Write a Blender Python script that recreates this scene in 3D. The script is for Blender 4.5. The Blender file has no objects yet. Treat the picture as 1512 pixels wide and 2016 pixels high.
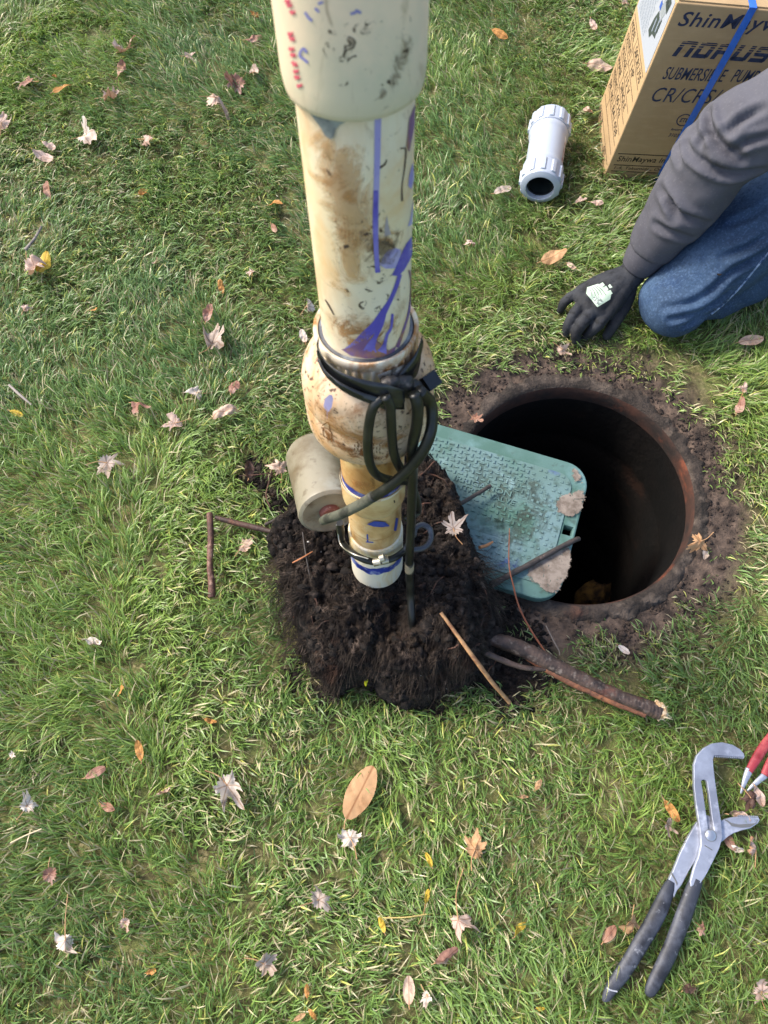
import bpy, bmesh, math, random
import numpy as np
from mathutils import Vector, Matrix
from mathutils.bvhtree import BVHTree
rad = math.radians
rng = np.random.default_rng(7)
random.seed(7)
SC = bpy.context.scene
COL = SC.collection
# ------------------------------------------------------------------ camera, sky, sun, exposure
H = 1.4
PITCH = 22.0                      # degrees away from straight down
FPX = 1456.0                      # focal length in photograph pixels (26 mm equivalent)
cs, sn = math.cos(rad(PITCH)), math.sin(rad(PITCH))
cam = bpy.data.cameras.new('camera'); camo = bpy.data.objects.new('camera', cam); COL.objects.link(camo)
camo.location = (0, 0, H); camo.rotation_euler = (rad(PITCH), 0, 0)
cam.sensor_width = 36; cam.sensor_fit = 'AUTO'; cam.lens = 26; cam.clip_start = .01; cam.clip_end = 400
SC.camera = camo
cam.dof.use_dof = True; cam.dof.focus_distance = 1.38; cam.dof.aperture_fstop = 7.5
world = bpy.data.worlds.new('World'); SC.world = world; world.use_nodes = True
wn = world.node_tree.nodes; wl = world.node_tree.links
sky = wn.new('ShaderNodeTexSky'); sky.sky_type = 'NISHITA'; sky.sun_disc = False
SUN_EL, SUN_AZ = 44.0, -68.0      # azimuth clockwise from +Y
sky.sun_elevation = rad(SUN_EL); sky.sun_rotation = rad(SUN_AZ)
sky.air_density = 1.0; sky.dust_density = 3.0; sky.ozone_density = 1.0
bg = wn['Background']; wl.new(sky.outputs[0], bg.inputs[0]); bg.inputs[1].default_value = .15
sun = bpy.data.lights.new('sun', 'SUN'); suno = bpy.data.objects.new('sun', sun); COL.objects.link(suno)
sun.energy = 2.0; sun.angle = rad(13); sun.color = (1, .94, .84)
sd = Vector((math.sin(rad(SUN_AZ)) * math.cos(rad(SUN_EL)), math.cos(rad(SUN_AZ)) * math.cos(rad(SUN_EL)), math.sin(rad(SUN_EL))))
suno.rotation_euler = sd.to_track_quat('Z', 'Y').to_euler(); suno.location = sd * 5
SC.view_settings.view_transform = 'Standard'; SC.view_settings.look = 'None'
SC.view_settings.exposure = 1.12; SC.view_settings.gamma = 1; SC.view_settings.use_curve_mapping = False
SC.render.engine = 'CYCLES'
SC.cycles.max_bounces = 5; SC.cycles.transparent_max_bounces = 10

# ------------------------------------------------------------------ places
def W(u, v, d):                    # pixel of the photograph + distance along the optical axis -> world point
    x, y = (u - 756) / FPX * d, (1008 - v) / FPX * d
    return np.array([x, y * cs + d * sn, H + y * sn - d * cs])
def CW(c):                         # camera coordinates -> world
    return np.array([c[0], c[1] * cs - c[2] * sn, H + c[1] * sn + c[2] * cs])
def G(u, v, z=0.0):                # pixel -> point at height z
    y = (1008 - v) / FPX
    t = (H - z) / (cs - y * sn)
    return W(u, v, t)
def proj(P):
    x, y, z = P[0], P[1], P[2] - H
    yc, zc = y * cs + z * sn, -y * sn + z * cs
    return 756 + FPX * x / -zc, 1008 - FPX * yc / -zc
CAMP = np.array([0, 0, H])
# ------------------------------------------------------------------ noise (numpy)
def _h(ix, iy, iz, s):
    n = (ix * 374761393 + iy * 668265263 + iz * 2147483647 * 3 + s * 1274126177) & 0xFFFFFFFF
    n = ((n ^ (n >> 13)) * 1274126177) & 0xFFFFFFFF
    n = (n ^ (n >> 16)) & 0xFFFFFFFF
    return n / 4294967295.0
def noise3(x, y, z=0.0, s=0):
    x, y, z = np.broadcast_arrays(np.asarray(x, float), np.asarray(y, float), np.asarray(z, float))
    fx, fy, fz = np.floor(x), np.floor(y), np.floor(z)
    ix, iy, iz = fx.astype(np.int64), fy.astype(np.int64), fz.astype(np.int64)
    dx, dy, dz = x - fx, y - fy, z - fz
    dx, dy, dz = [d * d * (3 - 2 * d) for d in (dx, dy, dz)]
    r = 0
    for a in (0, 1):
        for b in (0, 1):
            for c in (0, 1):
                w = (dx if a else 1 - dx) * (dy if b else 1 - dy) * (dz if c else 1 - dz)
                r = r + w * _h(ix + a, iy + b, iz + c, s)
    return r * 2 - 1
def fbm(x, y, z=0.0, s=0, o=4, g=.5):
    r = 0; a = 1.0; t = 0
    for i in range(o):
        r = r + a * noise3(x * 2 ** i + 17.3 * i, y * 2 ** i - 9.1 * i, np.asarray(z) * 2 ** i, s + i); t += a; a *= g
    return r / t
# ------------------------------------------------------------------ materials
def lin(h):
    c = [int(h[i:i + 2], 16) / 255 for i in (0, 2, 4)]
    return tuple([(x / 12.92 if x <= .04045 else ((x + .055) / 1.055) ** 2.4) for x in c] + [1])
def mat(name, base, rough=.6, layers=(), bump=None, metal=0, spec=.5, sub=None, coat=0):
    """base colour + noise layers (colour, scale, lo, hi[, detail, (sx,sy,sz), distortion, opacity])"""
    m = bpy.data.materials.new(name); m.use_nodes = True
    n, l = m.node_tree.nodes, m.node_tree.links
    b = n['Principled BSDF']
    tc = n.new('ShaderNodeTexCoord')
    if isinstance(base, str): base = lin(base)
    cur = None
    for i, L in enumerate(layers):
        c, sc, lo, hi = L[:4]; det = L[4] if len(L) > 4 else 6; st = L[5] if len(L) > 5 else (1, 1, 1)
        dist = L[6] if len(L) > 6 else 0; op = L[7] if len(L) > 7 else 1
        if isinstance(c, str): c = lin(c)
        mp = n.new('ShaderNodeMapping'); mp.inputs['Scale'].default_value = st; mp.inputs['Location'].default_value = (i * 3.7, i * 1.3, i * 2.1)
        l.new(tc.outputs['Object'], mp.inputs[0])
        nz = n.new('ShaderNodeTexNoise'); nz.inputs['Scale'].default_value = sc; nz.inputs['Detail'].default_value = det
        nz.inputs['Roughness'].default_value = .62; nz.inputs['Distortion'].default_value = dist
        l.new(mp.outputs[0], nz.inputs[0])
        mr = n.new('ShaderNodeMapRange'); mr.inputs[1].default_value = lo; mr.inputs[2].default_value = hi; mr.inputs[4].default_value = op
        l.new(nz.outputs[0], mr.inputs[0])
        mx = n.new('ShaderNodeMix'); mx.data_type = 'RGBA'
        l.new(mr.outputs[0], mx.inputs[0])
        if cur is None: mx.inputs[6].default_value = base
        else: l.new(cur, mx.inputs[6])
        mx.inputs[7].default_value = c
        cur = mx.outputs[2]
    if cur is None: b.inputs['Base Color'].default_value = base
    else: l.new(cur, b.inputs['Base Color'])
    b.inputs['Roughness'].default_value = rough; b.inputs['Metallic'].default_value = metal
    b.inputs['Specular IOR Level'].default_value = spec
    b.inputs['Coat Weight'].default_value = coat
    if bump:
        sc, strength, dist = bump
        nz = n.new('ShaderNodeTexNoise'); nz.inputs['Scale'].default_value = sc; nz.inputs['Detail'].default_value = 8; nz.inputs['Roughness'].default_value = .65
        l.new(tc.outputs['Object'], nz.inputs[0])
        bp = n.new('ShaderNodeBump'); bp.inputs['Strength'].default_value = strength; bp.inputs['Distance'].default_value = dist
        l.new(nz.outputs[0], bp.inputs['Height']); l.new(bp.outputs[0], b.inputs['Normal'])
    return m
# ------------------------------------------------------------------ object helpers
def link(o, parent=None):
    COL.objects.link(o)
    if parent is not None: o.parent = parent
    return o
def wloc(o):
    p = np.array(o.location)
    while o.parent is not None:
        o = o.parent; p = p + np.array(o.location)
    return p
def mesh(name, V, F, m, parent=None, loc=None, sharp=40, kind=None, label=None, flat=False):
    V = np.asarray(V, float).reshape(-1, 3)
    base = wloc(parent) if parent is not None else np.zeros(3)
    if loc is None:
        loc = base if parent is not None else np.array([(V[:, 0].min() + V[:, 0].max()) / 2, (V[:, 1].min() + V[:, 1].max()) / 2, V[:, 2].min()])
    loc = np.asarray(loc, float)
    me = bpy.data.meshes.new(name)
    me.from_pydata((V - loc).tolist(), [], [list(map(int, f)) for f in F])
    me.materials.append(m); me.update()
    if not flat:
        me.shade_smooth()
        if sharp: me.set_sharp_from_angle(angle=rad(sharp))
    o = bpy.data.objects.new(name, me); link(o, parent); o.location = loc - base
    if kind: o['kind'] = kind
    if label: o['label'] = label
    return o
def tag(o, label, cat, group=None):
    o['label'] = label; o['category'] = cat
    if group: o['group'] = group
    return o
def thing(name, loc, label, cat, group=None):
    o = bpy.data.objects.new(name, None); o.empty_display_size = .05; COL.objects.link(o); o.location = loc
    return tag(o, label, cat, group)
def join(parts):
    V, F, k = [], [], 0
    for v, f in parts:
        V.append(np.asarray(v, float).reshape(-1, 3)); F += [[i + k for i in q] for q in f]; k += len(V[-1])
    return np.concatenate(V), F
def catmull(P, n=8):
    P = np.asarray(P, float)
    if len(P) < 3: 
        t = np.linspace(0, 1, n + 1)[:, None]; return P[0] * (1 - t) + P[-1] * t
    Q = np.vstack([2 * P[0] - P[1], P, 2 * P[-1] - P[-2]]); out = []
    for i in range(1, len(Q) - 2):
        for k in range(n):
            t = k / n
            out.append(.5 * ((2 * Q[i]) + (-Q[i - 1] + Q[i + 1]) * t + (2 * Q[i - 1] - 5 * Q[i] + 4 * Q[i + 1] - Q[i + 2]) * t * t + (-Q[i - 1] + 3 * Q[i] - 3 * Q[i + 1] + Q[i + 2]) * t ** 3))
    out.append(P[-1]); return np.array(out)
def tube(P, R, n=12, sub=6, cap=True, flatten=None, rough=0, seed=0):
    """tube through points P with radii R (scalar or list); columns of P may carry the radius"""
    P = np.asarray(P, float)
    R = np.full(len(P), R, float) if np.isscalar(R) else np.asarray(R, float)
    D = catmull(np.column_stack([P, R]), sub) if sub > 1 else np.column_stack([P, R])
    P, R = D[:, :3], D[:, 3]
    T = np.gradient(P, axis=0); T /= np.linalg.norm(T, axis=1)[:, None] + 1e-12
    a = np.array([0, 0, 1.]) if abs(T[0][2]) < .9 else np.array([1., 0, 0])
    N = np.cross(T[0], a); N /= np.linalg.norm(N)
    V = []
    for i in range(len(P)):
        N = N - T[i] * N.dot(T[i]); N /= np.linalg.norm(N); B = np.cross(T[i], N)
        for k in range(n):
            th = 2 * math.pi * k / n
            r = R[i]
            V.append(P[i] + r * (math.cos(th) * N + math.sin(th) * B))
    V = np.array(V)
    if flatten is not None: pass
    if rough:
        d = fbm(V[:, 0] * 60, V[:, 1] * 60, V[:, 2] * 60, seed, 3)
        C = np.repeat(P, n, axis=0); V = V + (V - C) * (d * rough)[:, None]
    F = []
    for i in range(len(P) - 1):
        for k in range(n):
            a_, b_ = i * n + k, i * n + (k + 1) % n
            F.append([a_, b_, b_ + n, a_ + n])
    if cap:
        F.append(list(range(n))[::-1]); F.append([(len(P) - 1) * n + k for k in range(n)])
    return V, F
def ellipsoid(c, r, ax=None, n=20, m=12):
    V, F = [], []
    A = np.eye(3) if ax is None else np.asarray(ax, float)
    for i in range(m + 1):
        th = math.pi * i / m
        for k in range(n):
            ph = 2 * math.pi * k / n
            p = np.array([r[0] * math.sin(th) * math.cos(ph), r[1] * math.sin(th) * math.sin(ph), r[2] * math.cos(th)])
            V.append(np.asarray(c) + p @ A)
    for i in range(m):
        for k in range(n):
            F.append([i * n + k, (i + 1) * n + k, (i + 1) * n + (k + 1) % n, i * n + (k + 1) % n])
    return np.array(V), F
def box(lo, hi):
    x0, y0, z0 = lo; x1, y1, z1 = hi
    V = np.array([[x0, y0, z0], [x1, y0, z0], [x1, y1, z0], [x0, y1, z0], [x0, y0, z1], [x1, y0, z1], [x1, y1, z1], [x0, y1, z1]], float)
    return V, [[0, 3, 2, 1], [4, 5, 6, 7], [0, 1, 5, 4], [1, 2, 6, 5], [2, 3, 7, 6], [3, 0, 4, 7]]
def remesh(VF, voxel, smooth=2):
    V, F = VF
    me = bpy.data.meshes.new('tmp'); me.from_pydata(np.asarray(V).tolist(), [], [list(map(int, f)) for f in F])
    o = bpy.data.objects.new('tmp', me); COL.objects.link(o)
    md = o.modifiers.new('r', 'REMESH'); md.mode = 'VOXEL'; md.voxel_size = voxel
    if smooth:
        s = o.modifiers.new('s', 'SMOOTH'); s.iterations = smooth; s.factor = .5
    ev = o.evaluated_get(bpy.context.evaluated_depsgraph_get()); m2 = bpy.data.meshes.new_from_object(ev)
    nv = len(m2.vertices); VV = np.empty(nv * 3); m2.vertices.foreach_get('co', VV)
    NN = np.empty(nv * 3); m2.vertices.foreach_get('normal', NN)
    FF = [list(p.vertices) for p in m2.polygons]
    bpy.data.objects.remove(o); bpy.data.meshes.remove(me); bpy.data.meshes.remove(m2)
    return VV.reshape(-1, 3), FF, NN.reshape(-1, 3)
def plate(outline, holes=(), thick=.006, bevel=.001):
    """2D outline (metres) extruded with bevelled edges, centred on z=0"""
    cu = bpy.data.curves.new('tmp', 'CURVE'); cu.dimensions = '2D'; cu.fill_mode = 'BOTH'
    cu.extrude = max(thick / 2 - bevel, 1e-5); cu.bevel_depth = bevel; cu.bevel_resolution = 1; cu.offset = -bevel
    for pl in [outline, *holes]:
        sp = cu.splines.new('POLY'); sp.points.add(len(pl) - 1); sp.use_cyclic_u = True
        for i, p in enumerate(pl): sp.points[i].co = (p[0], p[1], 0, 1)
    o = bpy.data.objects.new('tmp', cu); COL.objects.link(o)
    me = bpy.data.meshes.new_from_object(o.evaluated_get(bpy.context.evaluated_depsgraph_get()))
    V = np.array([v.co[:] for v in me.vertices]); F = [list(p.vertices) for p in me.polygons]
    bpy.data.objects.remove(o); bpy.data.curves.remove(cu); bpy.data.meshes.remove(me)
    return V, F
def text2d(s, bold=0.0, shear=0.0, extrude=.0002, align='LEFT', space=1.0):
    cu = bpy.data.curves.new('tmp', 'FONT'); cu.body = s; cu.size = 1; cu.shear = shear; cu.offset = bold; cu.align_x = align
    cu.extrude = 0; cu.resolution_u = 3; cu.space_character = space
    o = bpy.data.objects.new('tmp', cu); COL.objects.link(o)
    me = bpy.data.meshes.new_from_object(o.evaluated_get(bpy.context.evaluated_depsgraph_get()))
    V = np.array([v.co[:] for v in me.vertices]); F = [list(p.vertices) for p in me.polygons]
    bpy.data.objects.remove(o); bpy.data.curves.remove(cu); bpy.data.meshes.remove(me)
    return V, F
def thicken(V, F, nrm, t):
    """closed slab from a flat sheet"""
    n = len(V); V2 = np.vstack([V, V + np.asarray(nrm) * t])
    F2 = [[i + n for i in f] for f in F] + [f[::-1] for f in F]
    from collections import Counter
    E = Counter()
    for f in F:
        for i in range(len(f)): E[(f[i], f[(i + 1) % len(f)])] += 1
    for (a, b) in list(E):
        if (b, a) not in E: F2.append([a, b, b + n, a + n])
    return V2, F2
def inpoly(x, y, poly):
    x, y = np.asarray(x), np.asarray(y); r = np.zeros(x.shape, bool); n = len(poly)
    for i in range(n):
        x0, y0 = poly[i][:2]; x1, y1 = poly[(i + 1) % n][:2]
        c = ((y0 > y) != (y1 > y)) & (x < (x1 - x0) * (y - y0) / (y1 - y0 + 1e-12) + x0)
        r ^= c
    return r
def polydist(x, y, poly):
    d = np.full(np.shape(x), 1e9); n = len(poly)
    for i in range(n):
        a = np.array(poly[i][:2]); b = np.array(poly[(i + 1) % n][:2]); ab = b - a
        t = np.clip(((x - a[0]) * ab[0] + (y - a[1]) * ab[1]) / (ab @ ab + 1e-12), 0, 1)
        d = np.minimum(d, np.hypot(x - a[0] - t * ab[0], y - a[1] - t * ab[1]))
    return d
def gp(L, z=0): return [G(u, v, z)[:2] for u, v in L]

# ================================================================== THE SETTING
HC = G(1133, 962); HR = .246                      # manhole centre and radius
hx, hy = HC[0], HC[1]
MOUND = gp([(532, 1090), (556, 1150), (575, 1210), (594, 1280), (622, 1335), (660, 1372), (700, 1352), (740, 1352), (775, 1392), (830, 1402), (878, 1368),
            (940, 1345), (985, 1372), (1025, 1392), (1042, 1350), (1010, 1262), (965, 1205), (940, 1125), (910, 1040), (880, 970), (835, 925), (780, 912), (690, 945), (600, 1005), (548, 1050)])
def ground_h(x, y):
    r = np.hypot(x - hx, y - hy)
    h = .008 * fbm(x * 3, y * 3, 0, 3, 3) + .003 * fbm(x * 25, y * 25, 0, 8, 3)
    k = np.clip((r - HR) / .12, 0, 1)
    lumps = .008 * np.clip(fbm(x * 38, y * 38, 0, 21, 4), -1, 1) + .004 * fbm(x * 110, y * 110, 0, 22, 2)
    near = np.clip(1 - (r - HR) / .17, 0, 1)
    h = h * k + lumps * near * np.clip((r - HR) / .03, 0, 1) - .008 * near
    far = np.clip((np.hypot(x, y - 1) - 4) / 10, 0, 1)
    return h * (1 - far)
def mound_h(x, y):
    inside = inpoly(x, y, MOUND); d = polydist(x, y, MOUND)
    d = np.where(inside, d, -d) + .009 * fbm(x * 22, y * 22, 0, 35, 3) + .004 * fbm(x * 80, y * 80, 0, 36, 2); inside = d > 0
    yf = G(745, 1240)[1]; yb = G(745, 1390)[1]
    front = np.clip((yf - y) / (yf - yb), 0, 1)          # 0 on the plateau, 1 at the front toe
    wid = .035 + .05 * front
    b = np.clip(d / wid, 0, 1); b = np.sqrt(np.clip(1 - (1 - b) ** 2, 0, 1))
    xr = np.clip((x - G(905, 1250)[0]) / .07, 0, 1)
    top = .135 - .035 * front - .108 * xr * np.clip((G(800, 1150)[1] - y) / .1, 0, 1)
    top = top + .012 * fbm(x * 14, y * 14, 0, 5, 3)
    # dark cavity below the pipe end
    cav = np.exp(-(((x - G(775, 1225, .1)[0]) / .035) ** 2 + ((y - G(775, 1225, .1)[1]) / .04) ** 2))
    h = b * top - .045 * cav * b
    h = h + b * (.020 * fbm(x * 38, y * 38, 0, 31, 4) + .008 * fbm(x * 150, y * 150, 0, 32, 2))
    cr = fbm(x * 21, y * 21, 0, 37, 3); h = h - .022 * b * np.exp(-(cr / .05) ** 2) * (.4 + .6 * front)
    return np.where(inside, np.maximum(h, -.004), -.01)

M_ground = mat('ground_soil', '625a38', .95, [('4f4a2c', 9, .4, .6), ('6f7440', 30, .4, .6, 8), ('9a8e66', 120, .52, .68), ('342a1e', 60, .6, .74)], bump=(90, .8, .01))
# polar ground sheet round the manhole, reaching the horizon
def build_ground():
    na = 288
    rs = list(HR + .012 + np.linspace(0, 1, 52) ** 1.15 * .32)
    r = rs[-1]
    while r < 2.8: r *= 1.035; rs.append(r)
    while r < 150: r *= 1.35; rs.append(r)
    rs = np.array(rs); a = np.arange(na) * 2 * math.pi / na
    R, A = np.meshgrid(rs, a, indexing='ij')
    x = hx + R * np.cos(A); y = hy + R * np.sin(A); z = ground_h(x, y)
    V = np.stack([x, y, z], -1).reshape(-1, 3); F = []
    for i in range(len(rs) - 1):
        for k in range(na):
            F.append([i * na + k, (i + 1) * na + k, (i + 1) * na + (k + 1) % na, i * na + (k + 1) % na])
    o = mesh('ground', V, F, M_ground, loc=(hx, hy, 0), sharp=None); o['kind'] = 'structure'
    nt = M_ground.node_tree
    # green beyond the built grass: mix by distance in object space (the lawn goes on)
    n, l = nt.nodes, nt.links
    b = n['Principled BSDF']; src = b.inputs['Base Color'].links[0].from_socket
    tc = [q for q in n if q.type == 'TEX_COORD'][0]
    ln = n.new('ShaderNodeVectorMath'); ln.operation = 'LENGTH'; l.new(tc.outputs['Object'], ln.inputs[0])
    mr = n.new('ShaderNodeMapRange'); mr.inputs[1].default_value = 1.6; mr.inputs[2].default_value = 2.6; l.new(ln.outputs['Value'], mr.inputs[0])
    mx = n.new('ShaderNodeMix'); mx.data_type = 'RGBA'; l.new(mr.outputs[0], mx.inputs[0]); l.new(src, mx.inputs[6]); mx.inputs[7].default_value = (.07, .12, .03, 1)
    l.new(mx.outputs[2], b.inputs['Base Color'])
    # dark damp earth close to the manhole
    mr2 = n.new('ShaderNodeMapRange'); mr2.inputs[1].default_value = .42; mr2.inputs[2].default_value = .33; l.new(ln.outputs['Value'], mr2.inputs[0])
    mx2 = n.new('ShaderNodeMix'); mx2.data_type = 'RGBA'; l.new(mr2.outputs[0], mx2.inputs[0]); l.new(mx.outputs[2], mx2.inputs[6])
    nz = n.new('ShaderNodeTexNoise'); nz.inputs['Scale'].default_value = 45; nz.inputs['Detail'].default_value = 8; l.new(tc.outputs['Object'], nz.inputs[0])
    rp = n.new('ShaderNodeValToRGB'); l.new(nz.outputs[0], rp.inputs[0])
    rp.color_ramp.elements[0].position = .35; rp.color_ramp.elements[0].color = lin('2a211c')
    rp.color_ramp.elements[1].position = .7; rp.color_ramp.elements[1].color = lin('6b5a4e')
    l.new(rp.outputs[0], mx2.inputs[7]); l.new(mx2.outputs[2], b.inputs['Base Color'])
build_ground()

# manhole: one riser with rim, wall and floor
M_rim = mat('muddy_rim', '463c35', .92, [('28211c', 11, .42, .6), ('665a50', 26, .52, .7), ('6e4a3a', 7, .6, .76)], bump=(90, 1.0, .012))
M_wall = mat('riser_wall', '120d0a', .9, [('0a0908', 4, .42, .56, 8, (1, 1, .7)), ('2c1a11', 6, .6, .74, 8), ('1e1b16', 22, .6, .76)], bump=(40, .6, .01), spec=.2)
M_lip = mat('rust_lip', '43281c', .85, [('211813', 9, .42, .56), ('7a4028', 12, .56, .7)], bump=(80, .6, .004))
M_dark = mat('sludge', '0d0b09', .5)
def build_manhole():
    T = thing('manhole_riser', (hx, hy, 0), 'open round muddy manhole rim and dark tank wall beneath the green lid', 'manhole')
    na = 360; a = np.arange(na) * 2 * math.pi / na; ca, sa = np.cos(a), np.sin(a)
    def ring(rz, name, m, parent, jit=0, cap=False, sharp=40):
        V = []
        for i, (r, z) in enumerate(rz):
            wt = 1 if name != 'rim' else [1, 1, 1, .8, .5, .15, 0][min(i, 6)]; j = jit * wt * (fbm(ca * 5, sa * 5, 0, 4, 5, .6) + .7 * fbm(ca * 16 + i, sa * 16, 0, 14, 4, .65))
            V.append(np.stack([hx + (r + j) * ca, hy + (r + j) * sa, z + j * .5 + 0 * a], -1))
        V = np.concatenate(V); F = []
        for i in range(len(rz) - 1):
            for k in range(na):
                F.append([i * na + k, i * na + (k + 1) % na, (i + 1) * na + (k + 1) % na, (i + 1) * na + k])
        if cap: F.append([(len(rz) - 1) * na + k for k in range(na)])
        return mesh(name, V, F, m, parent, sharp=sharp)
    rim = [(HR + .038, -.02), (HR + .031, -.007), (HR + .024, -.002), (HR + .016, .001), (HR + .009, .001), (HR + .004, -.001), (HR, -.006)]
    ring(rim, 'rim', M_rim, T, .013)
    ring([(HR, -.006), (HR - .003, -.012), (HR - .004, -.03), (HR - .002, -.05)], 'lip', M_lip, T, 0)
    wall = [(HR - .002, -.05)]
    z = -.05
    while z > -1.5:
        wall += [(HR - .001, z - .004), (HR + .001, z - .16), (HR + .004, z - .165), (HR + .004, z - .19)]; z -= .2
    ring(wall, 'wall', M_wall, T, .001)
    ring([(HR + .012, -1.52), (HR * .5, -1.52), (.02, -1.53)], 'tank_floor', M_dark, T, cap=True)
    V, F = ellipsoid(G(1187, 1175, -.02) * 0 + np.array([G(1190, 1150, -.5)[0], G(1190, 1150, -.5)[1] - .0, -.62]), (.05, .035, .04))
    V = V + (fbm(V[:, 0] * 40, V[:, 1] * 40, V[:, 2] * 40, 2, 3) * .02)[:, None]
    mesh('sludge_lump', V, F, mat('orange_sludge', '7a5a24', .9, [('2c1c0c', 30, .4, .6)]), T)
build_manhole()

# ------------------------------------------------------------------ soil clods round the hole (uncountable)
M_clod = mat('damp_clod', '3a2e27', .95, [('221a15', 60, .45, .6), ('6e5f54', 90, .6, .75)], bump=(200, .6, .003))
def clods(spots, name, n_each, m, size=(.002, .009), mh=False, parent=None, seed=1, label=None):
    r = np.random.default_rng(seed); P = []
    base = np.array([[0, 0, 1], [1, 0, 0], [0, 1, 0], [-1, 0, 0], [0, -1, 0], [0, 0, -1]], float)
    f0 = [[0, 1, 2], [0, 2, 3], [0, 3, 4], [0, 4, 1], [5, 2, 1], [5, 3, 2], [5, 4, 3], [5, 1, 4]]
    # one subdivision of an octahedron
    V0 = list(map(tuple, base)); idx = {}; F0 = []
    def mid(a, b):
        k = (min(a, b), max(a, b))
        if k not in idx:
            p = (np.array(V0[a]) + np.array(V0[b])); p /= np.linalg.norm(p); V0.append(tuple(p)); idx[k] = len(V0) - 1
        return idx[k]
    for a, b, c in f0:
        ab, bc, ca_ = mid(a, b), mid(b, c), mid(c, a); F0 += [[a, ab, ca_], [ab, b, bc], [ca_, bc, c], [ab, bc, ca_]]
    V0 = np.array(V0)
    for (cx, cy, sx, sy) in spots:
        for i in range(n_each):
            x, y = r.normal(cx, sx), r.normal(cy, sy)
            s = r.uniform(*size) * (r.random() ** 1.5 * .8 + .35)
            z = float(mound_h(x, y)) if mh else float(ground_h(x, y))
            if mh and z < 0: continue
            if not mh and np.hypot(x - hx, y - hy) < HR + .006: continue
            q = V0 * r.uniform(.55, 1.15, (len(V0), 1)) * s * r.uniform(.6, 1.4, 3) * [1, 1, .7]
            P.append((q + [x, y, z + s * .2], F0))
    V, F = join(P)
    o = mesh(name, V, F, m, parent, loc=None if parent is None else None, sharp=None, kind='stuff')
    return o
ringspots = []
for k in range(90):
    a = random.random() * 6.283; rr = HR + .016 + random.random() ** 1.3 * .11
    ringspots.append((hx + rr * math.cos(a), hy + rr * math.sin(a), .02, .02))
ringspots += [(*G(1235, 1225 + 15 * k)[:2], .014, .014) for k in range(6)]
o = clods(ringspots, 'loose_soil', 30, M_clod, size=(.001, .006), seed=3); o['label'] = 'dark crumbly soil scattered round the manhole rim'; o['category'] = 'soil'

# ------------------------------------------------------------------ GRASS
LID_POLY = gp([(835, 829), (1120, 905), (1165, 940), (1150, 1160), (1110, 1195), (760, 1085)], .02)
BOX_POLY = gp([(1189, 348), (1540, 352), (1560, 210), (1168, 225)])
SOIL = [((1235, 1250), 30, 1.0), ((1245, 1300), 24, .9), ((1205, 1205), 45, 1.0), ((1215, 1560), 48, .75), ((500, 925), 42, 1.0), ((540, 975), 30, 1.0), ((580, 1000), 40, 1.0),
        ((130, 1150), 35, .5), ((150, 870), 50, .55), ((285, 840), 40, .6), ((640, 1680), 40, .5), ((500, 1680), 26, .7), ((350, 1935), 24, .6), ((1010, 1890), 32, .5),
        ((1210, 1840), 30, .6), ((1245, 1750), 28, .6), ((1060, 1280), 70, .75), ((1010, 1390), 26, .8), ((1290, 1195), 50, .8), ((900, 1010), 60, 1.0), ((920, 440), 40, .5), ((80, 470), 30, .5),
        ((130, 60), 35, .4), ((95, 95), 30, .4), ((1370, 760), 60, .8), ((900, 790), 50, .9), ((1420, 1150), 50, .9), ((1440, 1000), 45, .9), ((1400, 860), 45, .8), ((1290, 715), 30, .6), ((1235, 700), 30, .6), ((1440, 930), 30, .6), ((1430, 1060), 45, .9)]
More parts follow.
